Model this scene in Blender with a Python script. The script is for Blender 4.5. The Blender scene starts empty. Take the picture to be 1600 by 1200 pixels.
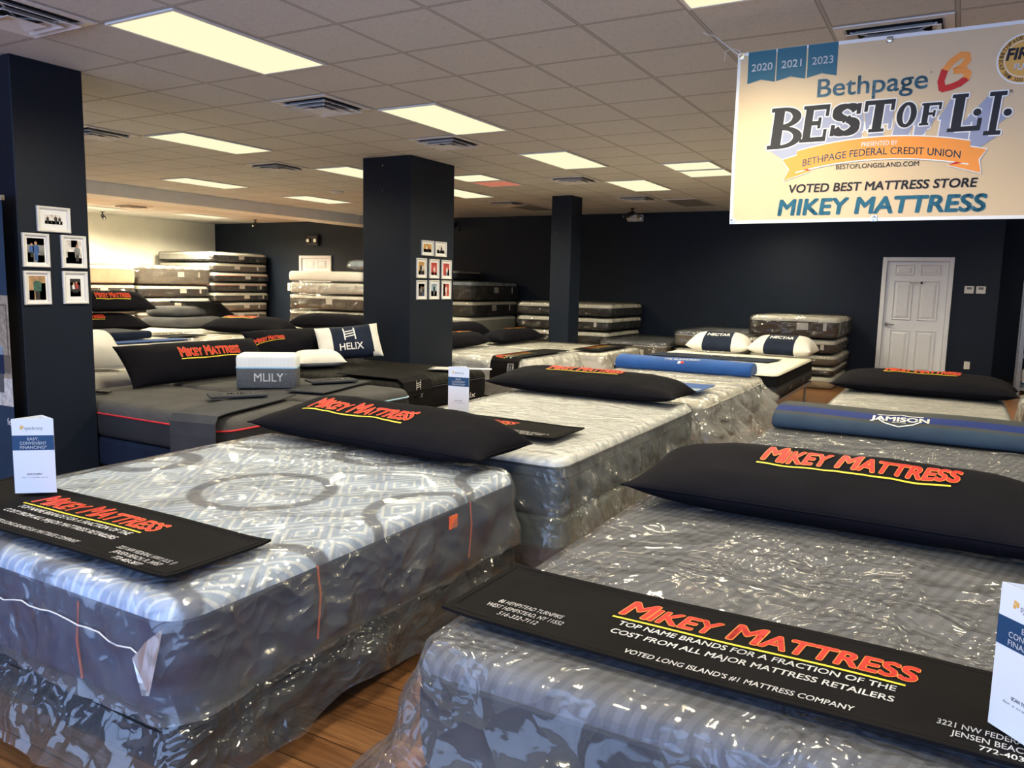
import bpy, bmesh, math, random
from mathutils import Vector, Matrix, noise

random.seed(7)
SC = bpy.context.scene
COL = SC.collection
PI = math.pi

# ------------------------------------------------------------------ camera
CAM_POS = (1.955, -3.546, 1.53)
YAW, PITCH, ROLL = math.radians(-29.348), math.radians(-7.256), math.radians(1.251)
cd = bpy.data.cameras.new('camera')
cam = bpy.data.objects.new('camera', cd)
COL.objects.link(cam)
Fv = Vector((math.sin(YAW) * math.cos(PITCH), math.cos(YAW) * math.cos(PITCH), math.sin(PITCH)))
Rv = Vector((math.cos(YAW), -math.sin(YAW), 0))
Uv = Rv.cross(Fv)
R2 = math.cos(ROLL) * Rv + math.sin(ROLL) * Uv
U2 = -math.sin(ROLL) * Rv + math.cos(ROLL) * Uv
cam.matrix_world = Matrix(((R2.x, U2.x, -Fv.x, CAM_POS[0]), (R2.y, U2.y, -Fv.y, CAM_POS[1]),
                           (R2.z, U2.z, -Fv.z, CAM_POS[2]), (0, 0, 0, 1)))
cd.sensor_width = 36
cd.lens = 1229.11 / 1600 * 36
cd.clip_start = 0.05
SC.camera = cam

# ------------------------------------------------------------------ colour management, daylight outside
SC.view_settings.view_transform = 'Standard'
SC.view_settings.look = 'None'
SC.view_settings.gamma = 1
SC.view_settings.use_curve_mapping = False
SC.view_settings.exposure = 0.3
LAMP_W = 225.0            # each 2x4 ceiling fixture
SKY = 4.8                # daylight through the shop window
SC.cycles.max_bounces = 7
SC.cycles.diffuse_bounces = 4
SC.cycles.glossy_bounces = 3
SC.cycles.transparent_max_bounces = 24
SC.cycles.caustics_reflective = False
SC.cycles.caustics_refractive = False
SC.cycles.sample_clamp_indirect = 6

world = bpy.data.worlds.new('daylight')
SC.world = world
world.use_nodes = True
wb = world.node_tree.nodes['Background']
wb.inputs['Color'].default_value = (0.40, 0.58, 1.0, 1)
wb.inputs['Strength'].default_value = SKY

CEIL = 2.96
T = 0.6096
YB = 11.35               # back wall
XL = -15.77              # far left wall
XR, YF = 6.0, -5.6
WIN = (-5.0, 5.4, 0.5, 2.7)
pl = bpy.data.lights.new('window_daylight', 'AREA')
pl.shape = 'RECTANGLE'
pl.size, pl.size_y = WIN[1] - WIN[0], WIN[3] - WIN[2]
pl.cycles.is_portal = True
po = bpy.data.objects.new('window_daylight', pl)
COL.objects.link(po)
po.location = ((WIN[0] + WIN[1]) / 2, YF - 0.02, (WIN[2] + WIN[3]) / 2)
po.rotation_euler = (math.radians(90), 0, 0)


# ------------------------------------------------------------------ materials
def newmat(name):
    m = bpy.data.materials.new(name)
    m.use_nodes = True
    nt = m.node_tree
    for n in list(nt.nodes):
        nt.nodes.remove(n)
    out = nt.nodes.new('ShaderNodeOutputMaterial')
    return m, nt, out


def nd(nt, t, **kw):
    n = nt.nodes.new(t)
    for k, v in kw.items():
        if isinstance(k, str) and hasattr(n, k):
            setattr(n, k, v)
        else:
            n.inputs[k].default_value = v
    return n


def lk(nt, a, b):
    nt.links.new(a, b)


def principled(nt, out, color=(.5, .5, .5), rough=.6, metal=0., spec=.5):
    b = nt.nodes.new('ShaderNodeBsdfPrincipled')
    b.inputs['Base Color'].default_value = (*color, 1)
    b.inputs['Roughness'].default_value = rough
    b.inputs['Metallic'].default_value = metal
    b.inputs['Specular IOR Level'].default_value = spec
    lk(nt, b.outputs[0], out.inputs[0])
    return b


def coords(nt, kind='Object', scale=(1, 1, 1), rot=(0, 0, 0)):
    tc = nt.nodes.new('ShaderNodeTexCoord')
    mp = nt.nodes.new('ShaderNodeMapping')
    mp.inputs['Scale'].default_value = scale
    mp.inputs['Rotation'].default_value = rot
    lk(nt, tc.outputs[kind], mp.inputs[0])
    return mp.outputs[0]


def ramp(nt, src, stops):
    r = nt.nodes.new('ShaderNodeValToRGB')
    while len(r.color_ramp.elements) < len(stops):
        r.color_ramp.elements.new(0.5)
    for e, (p, c) in zip(r.color_ramp.elements, stops):
        e.position = p
        e.color = (*c, 1) if len(c) == 3 else c
    lk(nt, src, r.inputs[0])
    return r.outputs[0]


def plain(name, color, rough=.6, metal=0., spec=.4, var=.08, scale=30., bump=0.):
    m, nt, out = newmat(name)
    b = principled(nt, out, color, rough, metal, spec)
    co = coords(nt)
    n = nd(nt, 'ShaderNodeTexNoise')
    n.inputs['Scale'].default_value = scale
    n.inputs['Detail'].default_value = 4
    lk(nt, co, n.inputs['Vector'])
    if var:
        lo = tuple(max(0, c * (1 - var)) for c in color)
        hi = tuple(min(1, c * (1 + var)) for c in color)
        lk(nt, ramp(nt, n.outputs[0], [(.3, lo), (.7, hi)]), b.inputs['Base Color'])
    if bump:
        bp = nd(nt, 'ShaderNodeBump')
        bp.inputs['Strength'].default_value = bump
        bp.inputs['Distance'].default_value = .01
        lk(nt, n.outputs[0], bp.inputs['Height'])
        lk(nt, bp.outputs[0], b.inputs['Normal'])
    return m


def fabric(name, color, color2=None, rough=.9, quilt=0., qscale=(8., 8.), qrot=0., stripes=None, weave=300., wavy=0.):
    """knitted ticking: fine weave, optional quilting in relief, optional woven stripes"""
    m, nt, out = newmat(name)
    b = principled(nt, out, color, rough, 0, .2 if max(color) > .03 else .08)
    b.inputs['Sheen Weight'].default_value = .1 if max(color) > .2 else 0.
    co = coords(nt)
    n = nd(nt, 'ShaderNodeTexNoise')
    n.inputs['Scale'].default_value = weave
    lk(nt, co, n.inputs['Vector'])
    n2 = nd(nt, 'ShaderNodeTexNoise')
    n2.inputs['Scale'].default_value = 5
    n2.inputs['Detail'].default_value = 4
    lk(nt, co, n2.inputs['Vector'])
    c2 = color2 or tuple(c * .8 for c in color)
    base = ramp(nt, n2.outputs[0], [(.35, c2), (.65, color)])
    if stripes:
        cs, fr, rot = stripes
        cs_co = coords(nt, rot=(0, 0, rot))
        w = nd(nt, 'ShaderNodeTexWave')
        w.inputs['Scale'].default_value = fr
        w.inputs['Distortion'].default_value = wavy
        w.inputs['Detail Scale'].default_value = .6
        lk(nt, cs_co, w.inputs['Vector'])
        mx = nd(nt, 'ShaderNodeMix', data_type='RGBA')
        lk(nt, ramp(nt, w.outputs[1], [(.42, (0, 0, 0)), (.58, (1, 1, 1))]), mx.inputs['Factor'])
        lk(nt, base, mx.inputs['A'])
        mx.inputs['B'].default_value = (*cs, 1)
        base = mx.outputs['Result']
    lk(nt, base, b.inputs['Base Color'])
    bp = nd(nt, 'ShaderNodeBump')
    bp.inputs['Strength'].default_value = .15
    bp.inputs['Distance'].default_value = .002
    lk(nt, n.outputs[0], bp.inputs['Height'])
    last = bp
    if quilt:
        qc = coords(nt, rot=(0, 0, qrot), scale=(qscale[0], qscale[1], 1))
        w1 = nd(nt, 'ShaderNodeTexVoronoi')
        w1.distance = 'CHEBYCHEV'
        w1.inputs['Randomness'].default_value = 0
        w1.inputs['Scale'].default_value = 1
        lk(nt, qc, w1.inputs['Vector'])
        inv = nd(nt, 'ShaderNodeMath', operation='SUBTRACT')
        inv.inputs[0].default_value = .5
        lk(nt, w1.outputs['Distance'], inv.inputs[1])
        sq = nd(nt, 'ShaderNodeMath', operation='POWER')
        lk(nt, inv.outputs[0], sq.inputs[0])
        sq.inputs[1].default_value = .4
        b2 = nd(nt, 'ShaderNodeBump')
        b2.inputs['Strength'].default_value = quilt
        b2.inputs['Distance'].default_value = .02
        lk(nt, sq.outputs[0], b2.inputs['Height'])
        lk(nt, bp.outputs[0], b2.inputs['Normal'])
        last = b2
    lk(nt, last.outputs[0], b.inputs['Normal'])
    return m


def film(name, milk=.12, tint=(.93, .94, .95), crumple=.6, scale=5., rough=.12, shine=.05, stretch=(1, 1, 1), fine=.3, fres=.6):
    """clear polythene sheet: see-through, slightly milky, glossy creases"""
    m, nt, out = newmat(name)
    co = coords(nt, scale=stretch)
    # creased facets: cells of a distorted lattice, in two sizes, strong in patches and nearly smooth between
    wn = nd(nt, 'ShaderNodeTexNoise')
    wn.inputs['Scale'].default_value = 2.5
    wn.inputs['Detail'].default_value = 3
    lk(nt, co, wn.inputs['Vector'])
    wv = nd(nt, 'ShaderNodeVectorMath', operation='MULTIPLY_ADD')
    lk(nt, wn.outputs['Color'], wv.inputs[0])
    wv.inputs[1].default_value = (.35, .35, .35)
    lk(nt, co, wv.inputs[2])
    v1 = nd(nt, 'ShaderNodeTexVoronoi')
    v1.inputs['Scale'].default_value = scale
    lk(nt, wv.outputs[0], v1.inputs['Vector'])
    v2 = nd(nt, 'ShaderNodeTexVoronoi')
    v2.inputs['Scale'].default_value = scale * 4.2
    lk(nt, wv.outputs[0], v2.inputs['Vector'])
    pn = nd(nt, 'ShaderNodeTexNoise')
    pn.inputs['Scale'].default_value = 1.7
    pn.inputs['Detail'].default_value = 2
    lk(nt, co, pn.inputs['Vector'])
    patch = ramp(nt, pn.outputs[0], [(.42, (.06, .06, .06)), (.62, (1, 1, 1))])
    f2 = nd(nt, 'ShaderNodeMath', operation='MULTIPLY')
    lk(nt, v2.outputs['Distance'], f2.inputs[0])
    lk(nt, patch, f2.inputs[1])
    ad = nd(nt, 'ShaderNodeMath', operation='MULTIPLY_ADD')
    lk(nt, f2.outputs[0], ad.inputs[0])
    ad.inputs[1].default_value = fine
    lk(nt, v1.outputs['Distance'], ad.inputs[2])
    bp = nd(nt, 'ShaderNodeBump')
    bp.inputs['Strength'].default_value = crumple
    bp.inputs['Distance'].default_value = .05
    lk(nt, ad.outputs[0], bp.inputs['Height'])
    tr = nd(nt, 'ShaderNodeBsdfTransparent')
    tr.inputs[0].default_value = (*tint, 1)
    df = nd(nt, 'ShaderNodeBsdfDiffuse')
    df.inputs[0].default_value = (.82, .83, .86, 1)
    lk(nt, bp.outputs[0], df.inputs['Normal'])
    tl = nd(nt, 'ShaderNodeBsdfTranslucent')
    tl.inputs[0].default_value = (.8, .8, .83, 1)
    dm = nd(nt, 'ShaderNodeMixShader')
    dm.inputs[0].default_value = .4
    lk(nt, df.outputs[0], dm.inputs[1])
    lk(nt, tl.outputs[0], dm.inputs[2])
    mf = nd(nt, 'ShaderNodeMath', operation='MULTIPLY_ADD')
    n3 = nd(nt, 'ShaderNodeTexNoise')
    n3.inputs['Scale'].default_value = 2.2
    n3.inputs['Detail'].default_value = 6
    n3.inputs['Distortion'].default_value = .8
    lk(nt, co, n3.inputs['Vector'])
    lk(nt, n3.outputs[0], mf.inputs[0])
    mf.inputs[1].default_value = milk * 1.6
    mf.inputs[2].default_value = milk * .2
    mf.use_clamp = True
    m1 = nd(nt, 'ShaderNodeMixShader')
    lk(nt, mf.outputs[0], m1.inputs[0])
    lk(nt, tr.outputs[0], m1.inputs[1])
    lk(nt, dm.outputs[0], m1.inputs[2])
    gl = nd(nt, 'ShaderNodeBsdfGlossy')
    gl.inputs['Roughness'].default_value = rough
    lk(nt, bp.outputs[0], gl.inputs['Normal'])
    fr = nd(nt, 'ShaderNodeFresnel')
    fr.inputs[0].default_value = 1.4
    lk(nt, bp.outputs[0], fr.inputs['Normal'])
    fa = nd(nt, 'ShaderNodeMath', operation='MULTIPLY_ADD')
    lk(nt, fr.outputs[0], fa.inputs[0])
    fa.inputs[1].default_value = fres
    fa.inputs[2].default_value = shine
    fa.use_clamp = True
    m2 = nd(nt, 'ShaderNodeMixShader')
    lk(nt, fa.outputs[0], m2.inputs[0])
    lk(nt, m1.outputs[0], m2.inputs[1])
    lk(nt, gl.outputs[0], m2.inputs[2])
    lk(nt, m2.outputs[0], out.inputs[0])
    return m


def emit(name, color, strength):
    m, nt, out = newmat(name)
    e = nd(nt, 'ShaderNodeEmission')
    e.inputs[0].default_value = (*color, 1)
    e.inputs[1].default_value = strength
    lk(nt, e.outputs[0], out.inputs[0])
    return m


M = {}


def mats():
    # ceiling tiles, 2 ft grid
    m, nt, out = newmat('ceiling_tile')
    b = principled(nt, out, (.7, .68, .66), .95, 0, .1)
    geo = nd(nt, 'ShaderNodeNewGeometry')
    sx = nd(nt, 'ShaderNodeSeparateXYZ')
    lk(nt, geo.outputs['Position'], sx.inputs[0])
    masks = []
    for ax in (0, 1):
        dv = nd(nt, 'ShaderNodeMath', operation='DIVIDE')
        lk(nt, sx.outputs[ax], dv.inputs[0])
        dv.inputs[1].default_value = T
        fr = nd(nt, 'ShaderNodeMath', operation='PINGPONG')
        lk(nt, dv.outputs[0], fr.inputs[0])
        fr.inputs[1].default_value = .5
        masks.append(fr.outputs[0])
    mn = nd(nt, 'ShaderNodeMath', operation='MINIMUM')
    lk(nt, masks[0], mn.inputs[0])
    lk(nt, masks[1], mn.inputs[1])
    nz = nd(nt, 'ShaderNodeTexNoise')
    nz.inputs['Scale'].default_value = 60
    nz.inputs['Detail'].default_value = 6
    lk(nt, geo.outputs['Position'], nz.inputs['Vector'])
    tile = ramp(nt, nz.outputs[0], [(.25, (.46, .45, .43)), (.42, (.62, .605, .585)), (.8, (.64, .625, .605))])
    line = ramp(nt, mn.outputs[0], [(.0, (.5, .48, .46)), (.016, (.4, .38, .36)), (.021, (.1, .1, .1)), (.028, (1, 1, 1))])
    mask = ramp(nt, mn.outputs[0], [(.021, (0, 0, 0)), (.026, (1, 1, 1))])
    mx = nd(nt, 'ShaderNodeMix', data_type='RGBA')
    lk(nt, mask, mx.inputs['Factor'])
    lk(nt, line, mx.inputs['A'])
    lk(nt, tile, mx.inputs['B'])
    lk(nt, mx.outputs['Result'], b.inputs['Base Color'])
    bp = nd(nt, 'ShaderNodeBump')
    bp.inputs['Strength'].default_value = .3
    bp.inputs['Distance'].default_value = .004
    lk(nt, nz.outputs[0], bp.inputs['Height'])
    lk(nt, bp.outputs[0], b.inputs['Normal'])
    M['ceiling'] = m
    # wood floor
    m, nt, out = newmat('wood_plank_floor')
    b = principled(nt, out, (.3, .15, .06), .32, 0, .4)
    co = coords(nt, 'Object', rot=(0, 0, 0))
    br = nd(nt, 'ShaderNodeTexBrick')
    br.offset = .37
    br.inputs['Color1'].default_value = (.30, .145, .06, 1)
    br.inputs['Color2'].default_value = (.19, .085, .034, 1)
    br.inputs['Mortar'].default_value = (.06, .03, .015, 1)
    br.inputs['Scale'].default_value = 1
    br.inputs['Mortar Size'].default_value = .0025
    br.inputs['Brick Width'].default_value = 1.2
    br.inputs['Row Height'].default_value = .13
    lk(nt, co, br.inputs['Vector'])
    gc = coords(nt, scale=(1.2, 22, 1))
    g = nd(nt, 'ShaderNodeTexNoise')
    g.inputs['Scale'].default_value = 3
    g.inputs['Detail'].default_value = 8
    g.inputs['Distortion'].default_value = .6
    lk(nt, gc, g.inputs['Vector'])
    mx = nd(nt, 'ShaderNodeMix', data_type='RGBA', blend_type='MULTIPLY')
    mx.inputs['Factor'].default_value = .75
    lk(nt, br.outputs[0], mx.inputs['A'])
    lk(nt, ramp(nt, g.outputs[0], [(.3, (.5, .42, .35)), (.65, (1.25, 1.2, 1.1))]), mx.inputs['B'])
    lk(nt, mx.outputs['Result'], b.inputs['Base Color'])
    M['floor'] = m
    M['navy_wall'] = plain('navy_wall_paint', (.0068, .0116, .0232), .5, spec=.25, var=.12, scale=3)
    M['white_wall'] = plain('cream_wall_paint', (.84, .805, .69), .7, spec=.2, var=.03, scale=4)
    M['soffit'] = plain('soffit_paint', (.78, .77, .75), .7, var=.04, scale=4)
    M['door'] = plain('white_door_paint', (.86, .88, .92), .4, var=.02)
    M['white'] = plain('white_plastic', (.8, .79, .76), .45, var=.02)
    M['grey_metal'] = plain('grey_metal', (.42, .42, .42), .35, .9, var=.05)
    M['chrome'] = plain('chrome', (.7, .68, .64), .2, 1., var=.03)
    M['black_metal'] = plain('black_metal', (.02, .02, .022), .4, .3, var=.1)
    M['duct_shade'] = plain('painted_duct_shade', (.008, .008, .008), .9, var=0)  # near-black colour standing in for the shade inside the vents
    M['diffuser_pan'] = plain('vent_enamel', (.74, .71, .68), .5, var=.05)
    M['lens'] = emit('lamp_lens', (1.0, .95, .62), .84)
    M['lens_dim'] = emit('lamp_lens_amber', (1.0, .78, .46), .72)
    M['lens_pink'] = emit('lamp_lens_pink', (1.0, .33, .2), .45)
    M['lens_off'] = plain('unlit_lens', (.22, .21, .2), .5, var=.05)
    M['black_cloth'] = fabric('black_pillow_cloth', (.007, .0066, .0105), (.005, .005, .008), .85)
    M['navy_cloth'] = fabric('navy_cloth', (.012, .02, .045), (.008, .014, .032), .8)
    M['runner_cloth'] = fabric('black_runner_cloth', (.0095, .0085, .0095), (.007, .0065, .007), .85)
    M['grey_runner'] = fabric('charcoal_runner_cloth', (.045, .047, .055), (.036, .037, .043), .85)
    M['red'] = plain('red_print', (.58, .02, .016), .6, var=0)
    M['orange'] = plain('orange_print', (.95, .33, .06), .6, var=0)
    M['yellow'] = plain('yellow_print', (.9, .72, .05), .6, var=0)
    M['print_white'] = plain('white_print', (.82, .82, .84), .6, var=0)
    M['ink'] = plain('black_ink', (.015, .014, .018), .6, var=0)
    M['teal'] = plain('teal_print', (.012, .12, .19), .5, var=0)
    M['slate'] = plain('slate_print', (.05, .14, .2), .5, var=0)
    M['card_white'] = plain('card_stock', (.75, .78, .84), .4, var=0)
    M['card_blue'] = plain('card_blue_print', (.012, .055, .14), .4, var=0)
    M['grey_ink'] = plain('grey_ink', (.2, .2, .22), .5, var=0)
    M['gold'] = plain('gold_print', (.75, .4, .08), .5, var=0)
    M['banner'] = plain('banner_vinyl', (.70, .52, .31), .42, spec=.4, var=.04, scale=1.5)
    M['banner_edge'] = plain('banner_white_hem', (.85, .84, .82), .5, var=0)
    M['lavender'] = plain('lavender_print', (.33, .35, .47), .5, var=0)
    M['string'] = plain('white_cord', (.75, .73, .7), .7, var=0)
    M['frame_white'] = plain('white_picture_frame', (.74, .72, .7), .4, var=.03)
    M['sample_white'] = fabric('white_knit', (.82, .83, .84), (.76, .77, .79), .9, quilt=.25, qscale=(40, 40), qrot=.78)
    M['heather'] = plain('heather_grey_knit', (.09, .095, .11), .9, var=.55, scale=220, bump=.3)
    M['light_blue'] = plain('light_blue_piping', (.3, .5, .68), .7, var=0)
    M['red_pipe'] = plain('red_piping', (.5, .02, .03), .7, var=0)
    M['white_pipe'] = plain('pale_piping', (.62, .6, .55), .7, var=0)
    M['dark_pipe'] = plain('dark_piping', (.03, .035, .045), .7, var=0)
    # mattress covers
    M['cream_top'] = fabric('cream_quilted_top', (.86, .82, .7), (.8, .75, .64), .85, quilt=.5, qscale=(6, 6), qrot=.78)
    M['white_top'] = fabric('white_quilted_top', (.86, .86, .85), (.8, .8, .8), .85, quilt=.5, qscale=(7, 7), stripes=((.68, .71, .74), 5.5, .35), wavy=5.)
    M['plain_top'] = fabric('pale_knit_top', (.72, .7, .64), (.66, .64, .58), .85, quilt=.25, qscale=(9, 9))
    M['silver_top'] = fabric('silver_quilted_top', (.62, .61, .59), (.55, .54, .52), .7, quilt=.4, qscale=(3, 12))
    M['grey_top'] = fabric('grey_striped_top', (.13, .135, .155), (.105, .11, .13), .85, quilt=.2, qscale=(4, 30), stripes=((.155, .16, .185), 9., .25))
    M['charcoal_top'] = fabric('charcoal_knit_top', (.075, .073, .075), (.06, .058, .06), .9, quilt=.3, qscale=(5, 18), qrot=.5)
    M['black_top'] = fabric('black_quilted_top', (.014, .013, .012), (.01, .01, .009), .7, quilt=.8, qscale=(14, 14), qrot=.78)
    M['navy_side'] = fabric('slate_blue_border', (.02, .032, .082), (.016, .026, .068), .85)
    M['teal_side'] = fabric('grey_blue_border', (.075, .1, .12), (.06, .082, .1), .85, quilt=.1, qscale=(20, 20))
    M['black_side'] = fabric('black_border', (.011, .012, .016), (.008, .009, .012), .8, quilt=.3, qscale=(30, 30))
    M['charcoal_side'] = fabric('charcoal_border', (.035, .036, .04), (.028, .029, .032), .85)
    M['brown_side'] = fabric('brown_border', (.06, .045, .035), (.045, .034, .027), .85)
    M['tan_side'] = fabric('tan_border', (.52, .4, .28), (.46, .35, .25), .85)
    M['taupe_side'] = fabric('taupe_border', (.17, .145, .12), (.14, .12, .1), .85)
    M['cream_side'] = fabric('cream_border', (.6, .53, .42), (.54, .47, .37), .85)
    M['white_side'] = fabric('white_border', (.72, .7, .67), (.66, .64, .61), .85)
    M['green_side'] = fabric('sage_border', (.2, .24, .2), (.16, .2, .165), .85)
    M['sage_sheet'] = fabric('sage_sheet', (.3, .32, .28), (.26, .28, .25), .85)
    M['dark_box'] = fabric('black_box_cloth', (.02, .019, .02), (.014, .014, .015), .8)
    M['cardboard'] = plain('cardboard', (.34, .25, .16), .85, var=.1, scale=8)
    M['royal'] = fabric('royal_blue_cloth', (.02, .09, .34), (.016, .075, .29), .8)
    M['mid_blue'] = fabric('deep_blue_cloth', (.012, .03, .17), (.01, .025, .14), .8)
    M['steel_blue'] = fabric('steel_blue_cloth', (.03, .055, .1), (.024, .045, .085), .8)
    M['slate_cloth'] = fabric('slate_grey_cloth', (.05, .055, .065), (.04, .045, .052), .8)
    M['pale_blue_cloth'] = fabric('pale_blue_cloth', (.33, .4, .48), (.2, .27, .36), .8)
    M['white_pillow'] = fabric('white_pillow_cloth', (.8, .78, .74), (.74, .72, .69), .9)
    M['grey_pad'] = fabric('grey_pad_cloth', (.12, .12, .13), (.09, .09, .1), .9)
    M['tag'] = plain('white_paper_tag', (.72, .68, .64), .6, var=.15, scale=60)
    M['orange_tag'] = plain('orange_tag', (.85, .16, .06), .6, var=0)
    M['extinguisher'] = plain('red_enamel', (.45, .012, .01), .3, var=.05)
    M['steel_rack'] = plain('steel_rack', (.3, .29, .27), .4, .8, var=.1)
    # blue geometric ticking with nested diamonds
    m, nt, out = newmat('blue_geometric_ticking')
    b = principled(nt, out, (.4, .5, .7), .8, 0, .2)
    co = coords(nt, scale=(4.6, 3.4, 1))
    ck = nd(nt, 'ShaderNodeTexVoronoi')
    ck.distance = 'MANHATTAN'
    ck.inputs['Randomness'].default_value = 0
    ck.inputs['Scale'].default_value = 1
    lk(nt, co, ck.inputs['Vector'])
    mu = nd(nt, 'ShaderNodeMath', operation='MULTIPLY')
    lk(nt, ck.outputs['Distance'], mu.inputs[0])
    mu.inputs[1].default_value = 30
    sn = nd(nt, 'ShaderNodeMath', operation='SINE')
    lk(nt, mu.outputs[0], sn.inputs[0])
    c = ramp(nt, sn.outputs[0], [(.0, (.47, .57, .76)), (.35, (.47, .57, .76)), (.65, (.78, .83, .9))])
    mx = nd(nt, 'ShaderNodeMix', data_type='RGBA')
    lk(nt, ramp(nt, ck.outputs['Distance'], [(.075, (1, 1, 1)), (.085, (0, 0, 0))]), mx.inputs['Factor'])
    lk(nt, c, mx.inputs['A'])
    mx.inputs['B'].default_value = (.8, .3, .2, 1)
    # broad dark-navy medallion bands in the middle of the panel
    co2 = coords(nt, scale=(1.25, 1.25, 1))
    v2 = nd(nt, 'ShaderNodeTexVoronoi')
    v2.inputs['Randomness'].default_value = .25
    v2.inputs['Scale'].default_value = 1
    lk(nt, co2, v2.inputs['Vector'])
    band = ramp(nt, v2.outputs['Distance'], [(.33, (0, 0, 0)), (.345, (1, 1, 1)), (.40, (1, 1, 1)), (.415, (0, 0, 0))])
    mx2 = nd(nt, 'ShaderNodeMix', data_type='RGBA')
    lk(nt, band, mx2.inputs['Factor'])
    lk(nt, mx.outputs['Result'], mx2.inputs['A'])
    mx2.inputs['B'].default_value = (.17, .19, .25, 1)
    lk(nt, mx2.outputs['Result'], b.inputs['Base Color'])
    bp = nd(nt, 'ShaderNodeBump')
    bp.inputs['Strength'].default_value = .3
    bp.inputs['Distance'].default_value = .01
    lk(nt, sn.outputs[0], bp.inputs['Height'])
    lk(nt, bp.outputs[0], b.inputs['Normal'])
    M['blue_top'] = m
    # striped white top (stack)
    M['dash_top'] = fabric('white_dash_top', (.7, .66, .58), (.64, .6, .53), .85, quilt=.2, qscale=(9, 9), stripes=((.3, .29, .28), 1.6, .9))
    # films
    M['film_a'] = film('clear_bag_milky', .12, (.97, .975, .98), .9, 3.8, .19, .05)
    M['film_b'] = film('clear_sheet', .11, (.97, .97, .98), .95, 6.5, .13, .03, fine=.45, fres=.52)
    M['film_c'] = film('clear_sheet_fine', .12, (.98, .98, .98), .75, 6., .22, .03, (.8, 2.4, 1))
    M['film_box'] = film('clear_box_bag', .09, (.97, .97, .97), .9, 5., .1, .05)
    M['film_stack'] = film('clear_stack_bag', .05, (.98, .98, .97), 1., 5., .12, .06, (1, 1, 1.6))
    M['film_loose'] = film('loose_polythene', .36, (.97, .97, .96), .9, 5., .13, .06)
    M['film_flap'] = film('doubled_polythene', .7, (.95, .95, .97), .5, 3., .15, .05)
    m, nt, out = newmat('window_glass')
    tr = nd(nt, 'ShaderNodeBsdfTransparent')
    gl = nd(nt, 'ShaderNodeBsdfGlossy')
    gl.inputs['Roughness'].default_value = .02
    ms = nd(nt, 'ShaderNodeMixShader')
    ms.inputs[0].default_value = .06
    lk(nt, tr.outputs[0], ms.inputs[1])
    lk(nt, gl.outputs[0], ms.inputs[2])
    lk(nt, ms.outputs[0], out.inputs[0])
    M['glass'] = m


mats()


# ------------------------------------------------------------------ object helpers
def obj(name, bm, mat, parent=None, loc=(0, 0, 0), smooth=False, rot=None):
    me = bpy.data.meshes.new(name)
    bm.to_mesh(me)
    bm.free()
    if smooth:
        for p in me.polygons:
            p.use_smooth = True
    for mm in (mat if isinstance(mat, (list, tuple)) else [mat]):
        me.materials.append(mm)
    o = bpy.data.objects.new(name, me)
    COL.objects.link(o)
    o.location = loc
    if rot:
        o.rotation_euler = rot
    if parent:
        o.parent = parent
    return o


def tag(o, label, cat, group=None):
    o['label'] = label
    o['category'] = cat
    if group:
        o['group'] = group
    return o


def thing(name, label, cat, loc=(0, 0, 0), rz=0., group=None, rot=None):
    o = bpy.data.objects.new(name, None)
    o.empty_display_size = .1
    COL.objects.link(o)
    o.location = loc
    o.rotation_euler = rot or (0, 0, rz)
    return tag(o, label, cat, group)


def struct(name, bm, mat, parent=None, smooth=False):
    o = obj(name, bm, mat, parent, smooth=smooth)
    if not parent:
        o['kind'] = 'structure'
    return o


def box(bm, x0, x1, y0, y1, z0, z1, mi=0):
    v = [bm.verts.new(p) for p in ((x0, y0, z0), (x1, y0, z0), (x1, y1, z0), (x0, y1, z0),
                                   (x0, y0, z1), (x1, y0, z1), (x1, y1, z1), (x0, y1, z1))]
    for f in ((3, 2, 1, 0), (4, 5, 6, 7), (0, 1, 5, 4), (1, 2, 6, 5), (2, 3, 7, 6), (3, 0, 4, 7)):
        bm.faces.new([v[i] for i in f]).material_index = mi
    return bm


def boxbm(*a):
    return box(bmesh.new(), *a)


def bevel(bm, w, seg=2):
    bmesh.ops.bevel(bm, geom=bm.edges[:], offset=w, segments=seg, affect='EDGES', profile=.5)
    return bm


def tube(bm, pts, r, n=8, cap=True):
    pts = [Vector(p) for p in pts]
    rings = []
    up = Vector((0, 0, 1))
    for i, p in enumerate(pts):
        d = (pts[min(i + 1, len(pts) - 1)] - pts[max(i - 1, 0)]).normalized()
        a = d.cross(up)
        if a.length < .01:
            a = d.cross(Vector((1, 0, 0)))
        a.normalize()
        b = d.cross(a)
        rr = r[i] if isinstance(r, (list, tuple)) else r
        rings.append([bm.verts.new(p + rr * (math.cos(2 * PI * k / n) * a + math.sin(2 * PI * k / n) * b)) for k in range(n)])
    for i in range(len(rings) - 1):
        for k in range(n):
            bm.faces.new((rings[i][k], rings[i][(k + 1) % n], rings[i + 1][(k + 1) % n], rings[i + 1][k]))
    if cap:
        bm.faces.new(rings[0][::-1])
        bm.faces.new(rings[-1])
    return bm


def lathe(bm, prof, n=16, c=(0, 0, 0)):
    rings = []
    for r, z in prof:
        rings.append([bm.verts.new((c[0] + r * math.cos(2 * PI * k / n), c[1] + r * math.sin(2 * PI * k / n), c[2] + z)) for k in range(n)])
    for i in range(len(rings) - 1):
        for k in range(n):
            bm.faces.new((rings[i][k], rings[i][(k + 1) % n], rings[i + 1][(k + 1) % n], rings[i + 1][k]))
    bm.faces.new(rings[0][::-1])
    bm.faces.new(rings[-1])
    return bm


def quad(bm, pts, mi=0):
    f = bm.faces.new([bm.verts.new(p) for p in pts])
    f.material_index = mi
    return f


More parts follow.
